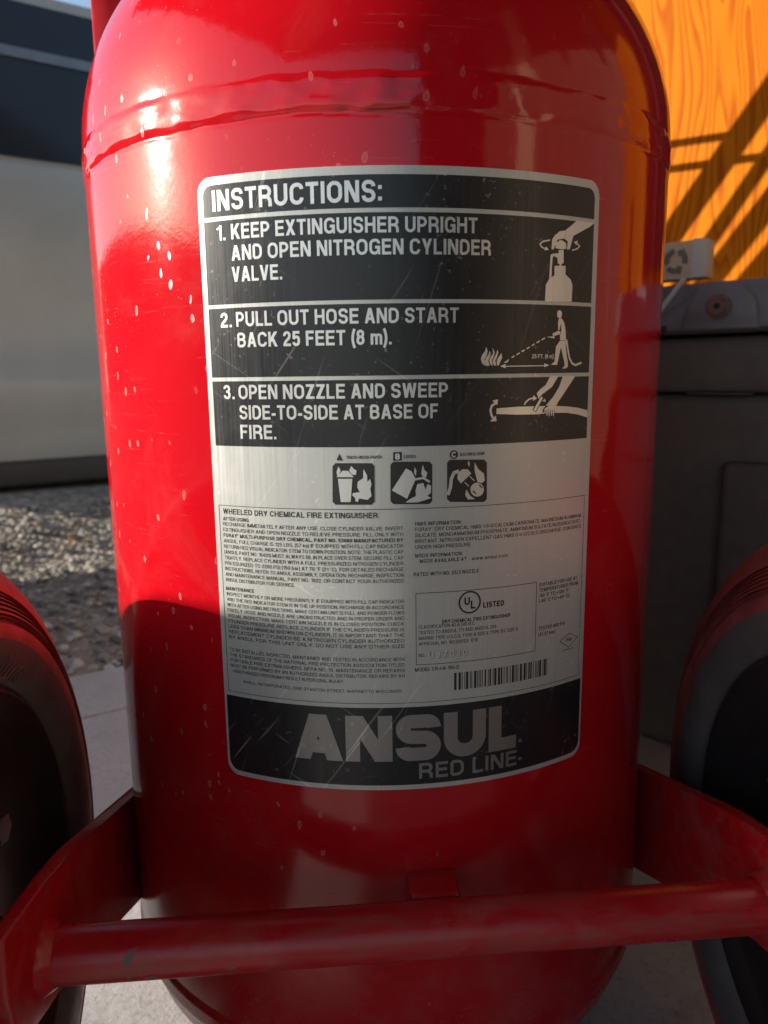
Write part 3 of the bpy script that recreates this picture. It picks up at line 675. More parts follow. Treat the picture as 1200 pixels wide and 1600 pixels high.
# --- pictograms
PIC = [["A","p",0,[[83.7,544.2],[95.2,544.2],[92.9,542.4],[81.7,537.2],[81.2,535.5],[79.7,531.0],[78.0,530.9],[78.4,534.5],[76.1,535.6],[72.3,534.9],[71.1,533.1],[70.1,530.4],[68.8,530.5],[69.1,534.7],[70.3,536.4],[73.3,538.6],[76.5,539.2],[79.8,541.3]]],["A","p",0,[[70.8,533.6],[72.9,534.0],[73.4,534.8],[75.0,534.7],[77.3,533.7],[77.7,531.3],[75.2,530.7],[71.2,531.0]]],["A","p",0,[[73.0,530.3],[76.0,530.5],[76.2,524.7],[74.9,524.2],[74.9,523.0],[73.8,522.9],[73.8,524.1],[72.7,524.3],[72.4,526.9],[71.0,527.2],[70.6,528.6],[73.1,528.9]]],["A","l",1.23,[[70.6,528.2],[69.0,527.5],[68.7,521.9],[68.5,516.2]]],["A","p",0,[[70.8,523.2],[77.4,523.5],[77.5,519.7],[80.8,517.5],[82.1,515.1],[82.0,507.4],[65.8,507.1],[66.1,514.5],[67.8,517.0],[70.9,519.1]]],["A","l",0.61,[[67.9,534.4],[64.0,533.6],[62.3,532.3],[63.1,531.2],[64.9,530.5]]],["A","p",0,[[67.4,530.1],[64.7,529.7],[65.6,531.5]]],["A","l",0.61,[[81.2,530.7],[84.3,531.5],[86.0,533.0],[84.2,534.0]]],["A","p",0,[[82.1,534.6],[84.7,535.3],[83.9,533.1]]],["A","p",0,[[35.4,486.4],[36.2,484.6],[35.7,482.5],[34.7,481.0],[35.0,477.9],[33.5,479.1],[32.9,481.0],[33.4,482.8],[34.9,484.4]]],["A","p",0,[[37.1,484.7],[37.7,483.4],[37.2,481.6],[36.5,480.3],[37.3,478.0],[35.3,477.9],[34.9,479.8],[35.3,481.4],[36.7,483.0]]],["A","p",0,[[38.6,485.9],[39.7,483.9],[39.2,482.1],[38.3,480.2],[39.0,477.9],[37.7,478.4],[37.0,480.3],[37.7,481.8],[38.9,483.4]]],["A","p",0,[[41.0,485.3],[41.5,483.9],[40.8,481.6],[40.0,480.2],[40.6,477.8],[39.4,478.2],[38.7,479.8],[39.5,481.6],[40.5,483.4]]],["A","p",0,[[43.1,483.6],[43.5,481.6],[42.6,479.8],[41.6,477.7],[40.7,478.9],[40.9,480.7],[42.1,482.3]]],["A","l",0.54,[[66.3,490.5],[64.5,489.6]]],["A","l",0.54,[[63.4,489.1],[61.7,488.2]]],["A","l",0.54,[[60.6,487.7],[59.0,486.9]]],["A","l",0.54,[[57.9,486.3],[56.3,485.5]]],["A","l",0.54,[[55.2,485.0],[53.6,484.2]]],["A","l",0.54,[[52.5,483.6],[50.9,482.8]]],["A","l",0.54,[[49.9,482.3],[48.3,481.5]]],["A","p",0,[[44.1,479.1],[47.0,480.9],[46.4,479.4]]],["A","l",0.39,[[45.0,477.6],[66.6,477.7]]],["A","p",0,[[42.5,477.7],[45.2,478.7],[45.3,476.7]]],["A","p",0,[[69.3,477.9],[66.3,478.8],[66.4,477.0]]],["A","p",0,[[74.6,503.4],[75.8,502.8],[76.2,501.7],[75.6,500.0],[75.9,499.7],[74.3,499.7],[73.4,500.0],[73.1,501.6],[73.3,502.8]]],["A","p",0,[[74.3,499.5],[76.0,499.6],[77.6,497.7],[78.5,494.7],[79.1,489.5],[75.4,489.5],[75.2,491.6],[75.9,492.8],[75.9,496.5],[75.4,496.8],[74.9,494.2],[74.0,494.2],[73.8,497.7]]],["A","p",0,[[74.1,494.0],[75.8,493.2],[75.2,492.3],[72.5,491.6],[70.9,491.4],[70.8,492.6],[72.8,493.3]]],["A","p",0,[[75.4,489.3],[79.2,489.3],[79.0,486.7],[79.8,482.4],[80.6,479.5],[80.7,477.1],[79.4,476.3],[77.2,476.3],[78.7,477.6],[78.3,479.5],[77.0,483.4],[76.1,486.4],[75.0,482.4],[74.5,480.0],[73.9,478.0],[70.2,478.1],[72.3,479.6],[72.5,482.4],[73.0,486.7]]],["A","p",0,[[67.1,491.0],[71.9,491.3],[72.0,490.3]]],["A","l",0.98,[[79.4,489.8],[80.3,485.7],[81.5,481.5],[83.3,478.8],[85.7,477.8],[89.8,479.0]]],["A","p",0,[[41.0,458.4],[52.3,458.9],[61.9,458.8],[71.5,458.8],[80.5,458.2],[88.0,457.3],[95.2,455.8],[95.4,452.2],[88.2,454.0],[80.6,455.1],[71.6,455.4],[62.0,455.0],[52.4,455.2],[41.0,455.8]]],["A","p",0,[[70.1,472.9],[75.1,472.9],[71.2,467.7],[65.3,464.2],[63.5,462.2],[62.4,465.0],[64.6,466.9],[67.5,468.7]]],["A","p",0,[[77.8,472.8],[85.9,472.7],[80.1,466.0],[75.2,460.4],[74.3,458.8],[67.8,459.0],[72.0,462.9],[75.6,467.6]]],["K","p",0,[[67.8,458.9],[69.2,458.6],[67.3,455.8],[65.7,455.6],[66.2,457.3]]],["B","p",0,[[70.0,458.9],[74.3,458.7],[69.1,457.6],[66.5,455.8],[67.3,457.7]]],["K","l",2.36,[[65.4,463.0],[61.1,456.6]]],["B","l",1.37,[[65.4,463.0],[61.3,456.8]]],["K","l",0.29,[[68.1,457.1],[68.1,455.2]]],["K","l",0.29,[[69.3,457.1],[69.3,455.1]]],["K","l",0.29,[[70.6,457.0],[70.5,455.1]]],["K","l",0.29,[[71.8,457.0],[71.7,455.0]]],["K","l",0.29,[[73.1,456.9],[73.0,455.0]]],["B","l",0.59,[[68.6,456.7],[68.6,454.2]]],["B","l",0.59,[[70.0,456.7],[69.9,454.1]]],["B","l",0.59,[[71.3,456.6],[71.3,454.1]]],["B","l",0.59,[[72.6,456.6],[72.5,454.0]]],["A","p",0,[[65.7,461.1],[67.1,462.3],[67.8,460.8]]],["A","l",0.74,[[55.6,459.7],[56.4,460.9],[58.1,462.2],[61.2,463.0]]],["A","p",0,[[60.6,464.2],[62.6,462.4],[60.3,461.4]]],["A","l",1.08,[[40.7,461.0],[38.6,459.7],[37.9,457.6],[38.5,455.2],[39.6,453.6]]],["A","p",0,[[38.8,462.0],[41.7,462.6],[41.3,459.9]]],["A","p",0,[[37.7,452.5],[41.1,452.5],[40.7,455.1]]],["S","p",0,[[-34.5,434.7],[-17.9,434.6],[-16.6,433.2],[-16.8,416.6],[-18.2,415.2],[-35.0,415.2],[-36.4,416.6],[-36.0,433.3]]],["S","p",0,[[-7.9,435.1],[8.7,434.8],[10.1,433.3],[10.0,416.2],[8.6,414.9],[-8.1,415.3],[-9.5,416.7],[-9.3,433.8]]],["S","p",0,[[18.4,435.4],[35.0,434.8],[36.5,433.3],[36.7,415.9],[35.2,414.6],[18.5,415.5],[17.0,416.9],[17.0,434.1]]],["I","p",0,[[-31.3,431.2],[-28.8,431.1],[-26.2,428.2],[-34.3,428.2]]],["I","p",0,[[-33.6,427.4],[-26.9,427.4],[-27.9,416.5],[-32.5,416.5]]],["I","p",0,[[-21.7,431.9],[-20.1,429.1],[-20.0,425.9],[-18.8,427.3],[-18.1,424.9],[-18.7,422.8],[-18.2,419.3],[-20.0,417.5],[-22.1,418.6],[-23.7,421.4],[-24.7,423.5],[-24.4,426.0],[-21.9,427.7]]],["I","p",0,[[-33.2,433.2],[-32.2,431.3],[-33.0,429.3],[-33.8,428.8],[-34.2,430.5]]],["I","p",0,[[-27.3,433.4],[-26.0,431.9],[-24.8,431.2],[-25.3,429.1],[-27.1,429.5],[-28.3,431.2]]],["I","p",0,[[-26.8,420.7],[-24.1,421.1],[-22.4,420.7],[-20.0,417.5],[-24.0,418.2],[-24.5,416.6],[-25.6,416.8],[-25.9,418.6],[-27.1,419.7]]],["I","p",0,[[-2.2,431.9],[0.3,430.5],[2.3,426.9],[-1.8,417.7],[-8.8,421.8]]],["I","p",0,[[5.5,433.5],[6.5,430.7],[7.7,429.8],[7.1,427.5],[5.7,427.7],[4.8,429.3],[5.2,431.4]]],["I","p",0,[[1.8,432.5],[2.6,430.8],[2.3,428.3],[1.5,430.1]]],["I","l",1.01,[[2.0,426.7],[5.8,427.3],[8.8,425.3]]],["I","p",0,[[3.0,424.5],[5.8,424.9],[6.7,421.9],[7.8,424.3],[9.5,423.6],[9.3,420.1],[7.6,418.9],[9.5,417.8],[5.8,416.6],[3.0,415.9],[-2.6,416.0],[-0.5,417.5],[2.3,418.9],[2.2,421.7]]],["I","l",1.59,[[17.4,418.9],[18.6,422.4],[19.0,426.4],[20.3,429.2],[22.6,430.0]]],["I","p",0,[[21.9,426.3],[22.2,429.1],[24.4,430.7],[27.0,430.6],[28.7,428.5],[23.7,424.1]]],["I","l",0.43,[[28.1,427.1],[30.3,425.0]]],["I","l",0.43,[[25.5,424.5],[27.6,422.5]]],["I","p",0,[[35.1,420.6],[34.8,419.3],[34.1,418.2],[33.0,417.6],[31.7,417.4],[30.4,417.7],[29.3,418.5],[28.6,419.6],[28.3,420.9],[28.5,422.2],[29.3,423.2],[30.3,423.9],[31.6,424.1],[32.9,423.8],[34.0,423.0],[34.8,421.9]]],["J","l",0.65,[[32.6,423.1],[34.3,421.4]]],["J","l",0.65,[[29.6,420.3],[31.1,418.8]]],["I","p",0,[[30.3,433.7],[32.2,430.4],[35.0,428.2],[35.5,424.9],[34.1,423.8],[31.8,424.4],[31.1,426.9],[30.3,429.8]]],["I","p",0,[[27.3,434.7],[28.0,433.4],[27.7,431.7],[26.9,433.1]]],["I","p",0,[[26.3,421.1],[28.2,418.0],[30.6,416.3],[27.1,416.3],[25.8,418.5]]],["S","l",0.65,[[-33.7,436.2],[-32.6,438.3],[-31.6,436.2],[-33.7,436.2]]],["S","p",0,[[-8.0,439.5],[-4.0,439.6],[-4.0,435.6],[-8.1,435.5]]],["S","p",0,[[22.3,437.6],[22.2,437.0],[21.9,436.4],[21.4,436.0],[20.9,435.7],[20.2,435.7],[19.6,435.8],[19.1,436.1],[18.6,436.5],[18.3,437.1],[18.2,437.7],[18.3,438.4],[18.6,438.9],[19.0,439.3],[19.6,439.6],[20.2,439.7],[20.8,439.6],[21.4,439.3],[21.9,438.8],[22.2,438.2]]]]
FA, FK, FB, FS, FI, FJ = Flat(TXT), Flat(TXT+.00005), Flat(TXT+.0001), Flat(INK), Flat(TXT), Flat(TOP)
for kk, ty, wd, pts in PIC:
    f = {'A': FA, 'K': FK, 'B': FB, 'S': FS, 'I': FI, 'J': FJ}[kk]
    if ty == 'p': f.poly(pts)
    else: f.stroke(pts, wd)
FA.v_ = FA.v
for f, nm, mt in ((FA, 'pictogram', 'alutext'), (FK, 'pictogram_outline', 'ink'), (FB, 'pictogram_hand', 'alutext'), (FS, 'fire_class_square', 'inktext'), (FI, 'fire_class_picture', 'alutext'), (FJ, 'socket_slot', 'inktext')):
    f.build(nm, M[mt], NP)
for q in (('B', -7.1, 436.1, 2.7, -4.9), ('C', 19.0, 436.4, 2.6, 21.3)):
    F = Flat(TXT); text(F, *q, .22, 5); F.build('class_letter', M['alutext'], NP)
# --- small print
F = Flat(INK)
def s_(body, u0, v0, u1, cap=1.75, st=.135, **k): text(F, body, u0, v0, cap, u1, st, 2, **k)
s_('A', -33.6, 436.4, -31.6, 1.5, .2)
s_('TRASH-WOOD-PAPER', -29.5, 436.6, -13.3, 1.5, .2); s_('LIQUIDS', -3.0, 436.6, 2.6, 1.5, .2); s_('ELECTRICAL EQUIP', 23.2, 436.9, 35.3, 1.5, .2)
s_('WHEELED DRY CHEMICAL FIRE EXTINGUISHER', -93.2, 408.8, -15.5, 2.65, .165)
s_('AFTER USING', -93.5, 405.5, -78.9, 1.8, .17)
T1 = ['RECHARGE IMMEDIATELY AFTER ANY USE. CLOSE CYLINDER VALVE. INVERT', 'EXTINGUISHER AND OPEN NOZZLE TO RELIEVE PRESSURE. FILL ONLY WITH', 'FORAY\u00ae MULTI-PURPOSE DRY CHEMICAL, PART NO. 53080 MANUFACTURED BY', 'ANSUL. FULL CHARGE IS 125 LBS. (57 kg) IF EQUIPPED WITH FILL CAP INDICATOR', 'RETURN RED VISUAL INDICATOR STEM TO DOWN POSITION. NOTE: THE PLASTIC CAP', '(ANSUL PART NO. 16420) MUST ALWAYS BE IN PLACE OVER STEM. SECURE FILL CAP', 'TIGHTLY. REPLACE CYLINDER WITH A FULL PRESSURIZED NITROGEN CYLINDER', 'PRESSURIZED TO 2200 PSI (150 bar) AT 70 \u00b0F (21 \u00b0C). FOR DETAILED RECHARGE', 'INSTRUCTIONS, REFER TO ANSUL ASSEMBLY, OPERATION, RECHARGE, INSPECTION', 'AND MAINTENANCE MANUAL, PART NO. 1922, OR CONTACT YOUR AUTHORIZED']
for i, t in enumerate(T1): s_(t, -93.7, 402.9-2.82*i, -3.7, 1.8, .19 if i == 2 else .13)
s_('ANSUL DISTRIBUTOR FOR SERVICE.', -93.8, 374.7, -56, 1.8, .13)
s_('MAINTENANCE', -93.9, 370.2, -77.6, 1.8, .17)
T2 = ['INSPECT MONTHLY OR MORE FREQUENTLY. IF EQUIPPED WITH FILL CAP INDICATOR', 'AND THE RED INDICATOR STEM IS IN THE UP POSITION, RECHARGE IN ACCORDANCE', 'WITH AFTER USING INSTRUCTIONS. MAKE CERTAIN UNIT IS FULL AND POWDER FLOWS', 'FREELY. HOSE AND NOZZLE ARE UNOBSTRUCTED AND IN PROPER ORDER AND', 'VISUAL INSPECTION. MAKE CERTAIN NOZZLE IS IN CLOSED POSITION. CHECK', 'CYLINDER PRESSURE. REPLACE CYLINDER IF THE CYLINDER PRESSURE IS', 'LESS THAN MINIMUM SHOWN ON CYLINDER. IT IS IMPORTANT THAT THE', 'REPLACEMENT CYLINDER BE A NITROGEN CYLINDER AUTHORIZED', 'BY ANSUL FOR THIS UNIT ONLY. DO NOT USE ANY OTHER SIZE']
for i, t in enumerate(T2): s_(t, -93.6, 367.4-2.8*i, -3.6, 1.75, .13)
T3 = ['TO BE INSTALLED, INSPECTED, MAINTAINED AND TESTED IN ACCORDANCE WITH', 'THE STANDARDS OF THE NATIONAL FIRE PROTECTION ASSOCIATION TITLED', 'PORTABLE FIRE EXTINGUISHERS, NFPA NO. 10. MAINTENANCE OR REPAIRS', 'MUST BE PERFORMED BY AN AUTHORIZED ANSUL DISTRIBUTOR. REPAIRS BY AN']
for i, t in enumerate(T3): s_(t, -93.5, 338.3-2.8*i, -3.6, 1.75, .13)
s_('UNAUTHORIZED PERSON MAY RESULT IN PERSONAL INJURY.', -92.2, 327.0, -33.0, 1.75, .13)
s_('ANSUL INCORPORATED, ONE STANTON STREET, MARINETTE WISCONSIN', -86.4, 322.2, -5.2, 1.5, .12)
s_('HMIS INFORMATION:', 1.8, 404.8, 24.1, 1.8, .17)
for i, (t, e) in enumerate([('FORAY\u00ae DRY CHEMICAL HMIS 1-0-0/CALCIUM CARBONATE, MAGNESIUM ALUMINUM', 93.2), ('SILICATE, MONOAMMONIUM PHOSPHATE, AMMONIUM SULFATE/NUISANCE DUST,', 93.3), ('IRRITANT. NITROGEN EXPELLENT GAS HMIS 0-0-0/COLD DISCHARGE. CONTENTS', 93.4), ('UNDER HIGH PRESSURE', 28.7)]): s_(t, 1.8, 402.1-2.82*i, e, 1.8, .14)
s_('MSDS INFORMATION:', 1.8, 389.5, 24.8, 1.8, .16); s_('MSDS AVAILABLE AT', 4.0, 386.8, 26.7, 1.8, .16); s_('www.ansul.com', 29.1, 386.7, 47.9, 1.8, .13, slant=.18)
s_('RATED WITH NO. 23/3 NOZZLE', 1.0, 380.4, 33.0, 1.85, .16)
s_('LISTED', 35.4, 362.4, 46.6, 2.9, .22); s_('U', 25.7, 364.6, 28.6, 4.0, .2); s_('L', 28.9, 362.6, 31.5, 4.0, .2)
s_('DRY CHEMICAL FIRE EXTINGUISHER', 14.7, 356.3, 50.1, 1.8, .18)
for i, (t, e) in enumerate([('CLASSIFICATION 40-A:240-B:C', 30.9), ('TESTED TO ANSI/UL 711 AND ANSI/UL 299', 42.5), ('MARINE TYPE U.S.C.G. TYPE A SIZE II, TYPE B:C SIZE V', 54.6), ('APPROVAL NO. 162.039/EX-1216', 32.7)]): s_(t, 3.3, 354.3-2.87*i, e, 1.75, .13)
s_('NO.', 3.3, 339.9, 6.4, 1.8, .14); s_('MODEL CR-I-A-150-D', 1.4, 332.6, 23.3, 1.9, .16)
for i, (t, e) in enumerate([('SUITABLE FOR USE AT', 92.0), ('TEMPERATURES FROM', 92.8), ('-40 \u00b0F TO +120 \u00b0F', 86.0), ('(-40 \u00b0C TO +49 \u00b0C)', 86.7)]): s_(t, 66.6, 369.5-2.8*i, e, 1.8, .16)
s_('TESTED 600 PSI', 66.8, 346.6, 84.2, 1.85, .16); s_('(41.37 bar)', 66.9, 343.4, 77.7, 1.85, .15)
s_('FM', 85.4, 337.1, 89.4, 1.7, .18); s_('APPROVED', 83.6, 332.2, 91.2, .8, .16)
F.build('small_print', M['inktext'], NP)
# --- rules, listing mark ring, diamond, bar code
F = Flat(INK)
def frame(u0, u1, v0, v1, t=.28):
    for a in ((u0, u1, v0, v0+t), (u0, u1, v1-t, v1), (u0, u0+t, v0+t, v1-t), (u1-t, u1, v0+t, v1-t)): F.rect(*a)
frame(-95.7, 95.6, 316.5, 413.1); frame(1.9, 65.2, 335.9, 372.1, .3)
F.stroke([(28.5+5.3*math.cos(i*math.pi/20), 365.9+5.3*math.sin(i*math.pi/20)) for i in range(41)], .85)
F.stroke([(81, 338), (87.4, 341.4), (93.8, 338), (87.4, 333.8), (81, 338)], .35)
F.build('border_line', M['inktext'], NP)
F = Flat(INK); u = 20.8; rb = random.Random(11)
while u < 73.2:
    wd = rb.choice((.4, .4, .8, 1.2)); F.rect(u, min(u+wd, 73.8), 321.6, 330.6); u += wd + rb.choice((.4, .45, .8, 1.0))
F.build('barcode', M['inktext'], NP)
# --- stamped serial number, raised
F = Flat(.00035); text(F, 'U87030', 7.8, 339.1, 3.5, 27.2, .2, 5, gap=.30)
nv = len(F.v)
F.build('stamped_number', M['alutext'], NP)
F = Flat(.00008); text(F, 'U87030', 8.1, 338.75, 3.5, 27.5, .26, 5, gap=.30); F.build('stamped_number_shade', m_plain('stamp_shade_metal', (.22, .21, .2), .5, .6), NP)  # darker offset copy paints the shade beside the raised digits

# ---------------------------------------------------------------- storage bin, carton, strap, plywood (turned about 42 degrees)
AX = Vector((-.0016, .5261))
def cam2w(x, y): return (x-AX.x, y-AX.y)
BA = math.atan2(-.67, .74)
bx, by = cam2w(.325, .9)
BIN = empty('storage_bin', (bx, by, 0), BA); tag(BIN, 'dark grey plastic storage bin with a bolted lid behind the right wheel', 'storage bin')
m_bin = m_plain('dark_grey_plastic', (.16, .152, .145), .48, 0, .18, 60, .3, .0006)
m_lid = m_plain('lid_plastic', (.20, .205, .24), .45, 0, .18, 60, .35, .0006)
bm = bmesh.new()
add_box(bm, (-.30, .022, .0), (.55, .44, .447), .012, 3)
add_box(bm, (-.31, .008, .449), (.56, .45, .511), .008, 3)
add_box(bm, (.075, .006, .02), (.50, .021, .372), .01, 3)
add_box(bm, (.03, .012, .447), (.10, .022, .4485))
bm_obj('tub', bm, m_bin, BIN, True, 40)
bm = bmesh.new()
add_prism(bm, [(-.008, .515), (-.016, .519), (-.0165, .5225), (-.006, .556), (.004, .5695), (.018, .5715), (.45, .578), (.46, .515)], 0, -.33, .58, .004, 3)
lid = bm_obj('lid', bm, m_lid, BIN, True, 40)
bm = bmesh.new()
BS, BZ = .0705, .5415
arch = [(BS-.040, .5165)] + [(BS-.038*math.cos(a), .532+.036*math.sin(a)) for a in [math.pi*i/18 for i in range(19)]] + [(BS+.040, .5165)]
add_prism(bm, arch, 1, -.0205, .03, .004, 3)
bm_obj('boss', bm, m_lid, lid, True, 40)
bm = bmesh.new()
def ringp(r, n=40): return [(BS+r*math.cos(2*math.pi*i/n), BZ+r*math.sin(2*math.pi*i/n)) for i in range(n)]
add_prism(bm, ringp(.0128), 1, -.0235, -.02, .001); add_prism(bm, ringp(.0092, 40), 1, -.0278, -.0236, .0034, 4)
bolt = bm_obj('bolt', bm, m_plain('bolt_steel', (.26, .25, .24), .3, .6), lid, True, 40)
bm = bmesh.new(); add_prism(bm, ringp(.0034, 6), 1, -.0284, -.0274); bm_obj('bolt_socket', bm, m_plain('dark_recess', (.012, .011, .01), .7), lid)
for sx in (-.012,):
    bm = bmesh.new(); add_box(bm, (sx, -.019, .5165), (sx+.025, -.010, .524), .001); bm_obj('latch_slot', bm, m_plain('latch_plastic', (.03, .026, .022), .6), lid)
CB = empty('cardboard_box', (bx, by, 0), BA); tag(CB, 'flat tan cardboard box with a recycling mark lying on the grey bin lid', 'box')
m_card = m_plain('cardboard', (.74, .60, .45), .85, 0, .08, 50, .2)
bm = bmesh.new(); add_box(bm, (-.26, .022, .578), (.039, .046, .6205), .002); bm_obj('carton', bm, m_card, CB)
bm = bmesh.new(); add_prism(bm, [(.0235, .5785), (.0402, .5785), (.0402, .6200), (.0245, .6215)], 1, .0195, .0216); bm_obj('shipping_label', bm, m_plain('white_paper', (.66, .65, .62), .7, 0, .06), CB)
bm = bmesh.new(); c0 = Vector((.004, .599))
for k in range(3):      # three bent arrows
    a0 = math.pi/2 + k*2*math.pi/3
    def pp(r, a): return (c0.x + r*math.cos(a), c0.y + r*math.sin(a))
    q = [pp(.0140, a0+.18+t*.17) for t in range(8)]; q2 = [pp(.0082, a0+.18+t*.17) for t in range(8)]
    add_prism(bm, [(p[0], p[1]) for p in q] + [pp(.0162, a0+1.42), pp(.0110, a0+1.95), pp(.0060, a0+1.42)] + q2[::-1], 1, .0205, .0216)
bm_obj('recycling_mark', bm, m_plain('grey_print', (.24, .21, .19), .8), CB)
bm = bmesh.new()
add_prism(bm, [(-.012, .522), (-.008, .520), (.0335, .5735), (.0295, .5755)], 1, -.0215, -.0185)
sp = bm_obj('plastic_strap', bm, m_plain('white_plastic', (.62, .66, .62), .4)); sp.location = (bx, by, 0); sp.rotation_euler = (0, 0, BA)
tag(sp, 'pale plastic strap hanging down over the edge of the bin lid', 'strap')
def m_ply():
    N = NT('stained_plywood')
    v0 = N.coords((1, 1, 1))
    # cathedral figure: stretched rings of a slowly warped field
    v = N.coords((8.0, 8.0, 1.15), (0, .16, 0))
    warp = N.noise(v, 1.0, 2, .5, .6)
    lines = N.math('FRACT', N.math('MULTIPLY', warp, 36.0))
    g = N.ramp(lines, [(0.0, 0.0), (.45, .15), (.78, 1.0), (.9, .9), (1.0, 0.0)])
    fine = N.ramp(N.noise(N.coords((230, 230, 7), (0, .06, 0)), 1, 4, .6), [(.35, 0.0), (.7, 1.0)])
    c = N.mix(g, (.48, .15, .006), (.28, .055, .002))
    c = N.mix(N.math('MULTIPLY', fine, .38), c, (.47, .16, .009))
    c = N.mix(N.ramp(N.noise(v0, 3, 3, .5), [(.35, 0.0), (.7, .3)]), c, (.38, .075, .002))
    return N.set(color=c, rough=.6, normal=N.bump(fine, .12, .0005), spec=.04)
bm = bmesh.new(); add_box(bm, (-.72, .46, .02), (.95, .478, 1.9), .001)
ply = bm_obj('plywood_panel', bm, m_ply()); ply.location = (bx, by, 0); ply.rotation_euler = (0, 0, BA)
tag(ply, 'orange stained plywood sheet standing upright behind the grey bin', 'plywood sheet')
bm = bmesh.new()
k = 24
A_ = [[bm.verts.new((.06+.44*i/k, .4575-dd+.0035*math.sin(i*1.3)-.003*(1+math.sin(i*.55)), z_)) for i in range(k+1)] for dd, z_ in ((0, .64), (0, 1.72), (.003, 1.72), (.003, .64))]
for i in range(k):
    for j in range(4): bm.faces.new((A_[j][i], A_[j][i+1], A_[(j+1) % 4][i+1], A_[(j+1) % 4][i]))
for i in (0, k): bm.faces.new([A_[j][i] for j in range(4)])
tp = bm_obj('added_dark_sheet', bm, m_plain('black_sheet', (.016, .016, .017), .8), None, True); tp.location = (bx, by, 0); tp.rotation_euler = (0, 0, BA)  # sheet added out of view to darken the plywood mirrored in the tank
tag(tp, 'unseen black sheet added on the plywood to darken its reflection in the tank', 'blackout')
# unseen slats added behind the tank, shaped to cast the plywood's bar shadows
ST = empty('shade_slats', (0, 0, 0)); tag(ST, 'unseen steel slats added behind the red tank to shade the plywood and bin', 'shadow_caster')
m_st = m_plain('grey_steel', (.25, .25, .26), .5, .6)
def slat(p, q, wd, x=0.0):
    p, q = Vector(p), Vector(q); d = (q-p).normalized(); nn = Vector((-d.y, d.x))*wd/2
    bm = bmesh.new(); add_prism(bm, [p+nn, q+nn, q-nn, p-nn], 0, x-.006, x+.006, .001); return bm_obj('slat', bm, m_st, ST)
def ext(a, b, z0, z1):
    a, b = Vector(a), Vector(b); f = lambda z: a+(b-a)*((z-a.y)/(b.y-a.y)); return f(z0), f(z1)
for a, b, wd in (((.782, .878), (.728, .993), .030), ((.7395, .863), (.691, .973), .018), ((.719, .836), (.671, .934), .028), ((.692, .800), (.660, .862), .030)):
    p, q = ext(a, b, .02, 1.16); slat(p, q, wd)
bm = bmesh.new(); add_box(bm, (-.006, .13, .02), (.006, .625, .735), .001); bm_obj('lower_board', bm, m_st, ST)  # solid board added to keep the bin and carton in shade
for a, b_, wd in (((.57, .735), (.57, 1.0), .095), ((.47, .735), (.47, 1.0), .098), ((.355, .735), (.345, 1.0), .125)):
    p, q = ext(a, b_, .73, 1.7); slat(p, q, wd, .0135)
slat((.86, .984), (.722, 1.0165), .010, .0135); slat((.86, .944), (.64, .997), .010, .0135)

# ---------------------------------------------------------------- parked car on the left, rear
CA = R_(35)
y1 = 2.18; cx, cy = cam2w(-.5133*y1, y1)
CAR = empty('parked_car', (cx, cy, 0), CA); tag(CAR, 'silver grey parked car beyond the gravel at the left edge', 'car')
m_body = NT('silver_car_paint')
vv = m_body.coords()
cc = m_body.mix(m_body.ramp(m_body.noise(vv, 4, 6, .6), [(.3, 0.0), (.7, 1.0)]), (.46, .44, .385), (.54, .52, .46))
m_body = m_body.set(color=cc, rough=.38, metal=.1, coat=.3, coat_rough=.2)
m_dark = m_plain('black_trim', (.06, .048, .044), .5); m_glass = m_plain('tinted_glass', (.030, .034, .040), .14, 0, .1, 3, .0, .0001)
# side section (outward distance from y=0 towards the car's middle, height), pushed along the length
sec = [(.03, .20), (.012, .235), (.012, .30), (.004, .34), (-.020, .44), (-.014, .48), (.012, .525), (.024, .60), (.022, .68), (.012, .80), (.022, .90), (.045, 1.02), (.075, 1.085), (.10, 1.09)]
sec2 = [(p[0], p[1]) for p in sec] + [(1.7-p[0], p[1]) for p in sec[::-1]]
X0, X1 = -.55, 3.9
bm = bmesh.new(); rows = []
stn = [X0+.02*i if False else t for i, t in enumerate([X0, X0+.03, X0+.12, X0+.3, -.1, 0, .2, .4, .6, .9, 1.2, 1.6, 2.0, 2.5, 3.0, 3.5, X1-.3, X1-.12, X1-.03, X1])]
for t in stn:
    e = max(0, (X0+.3-t)/.3, (t-(X1-.3))/.3)
    rows.append([bm.verts.new((t, .85+(p[0]-.85)*(1-.16*e*e), .20+(p[1]-.20)*(1-.12*e*e) + (.03*e if p[1] < .3 else 0))) for p in sec2])
for A, B in zip(rows, rows[1:]):
    for i in range(len(sec2)): bm.faces.new((A[i], A[(i+1) % len(sec2)], B[(i+1) % len(sec2)], B[i]))
bm.faces.new(rows[0]); bm.faces.new(rows[-1][::-1])
bm_obj('body', bm, m_body, CAR, True, 45)
bm = bmesh.new(); add_box(bm, (X0+.06, .035, .165), (X1-.3, 1.66, .235), .01); add_box(bm, (X0+.08, -.002, .160), (X1-.3, .034, .236), .012, 3)
bm_obj('sill', bm, m_dark, CAR, True)
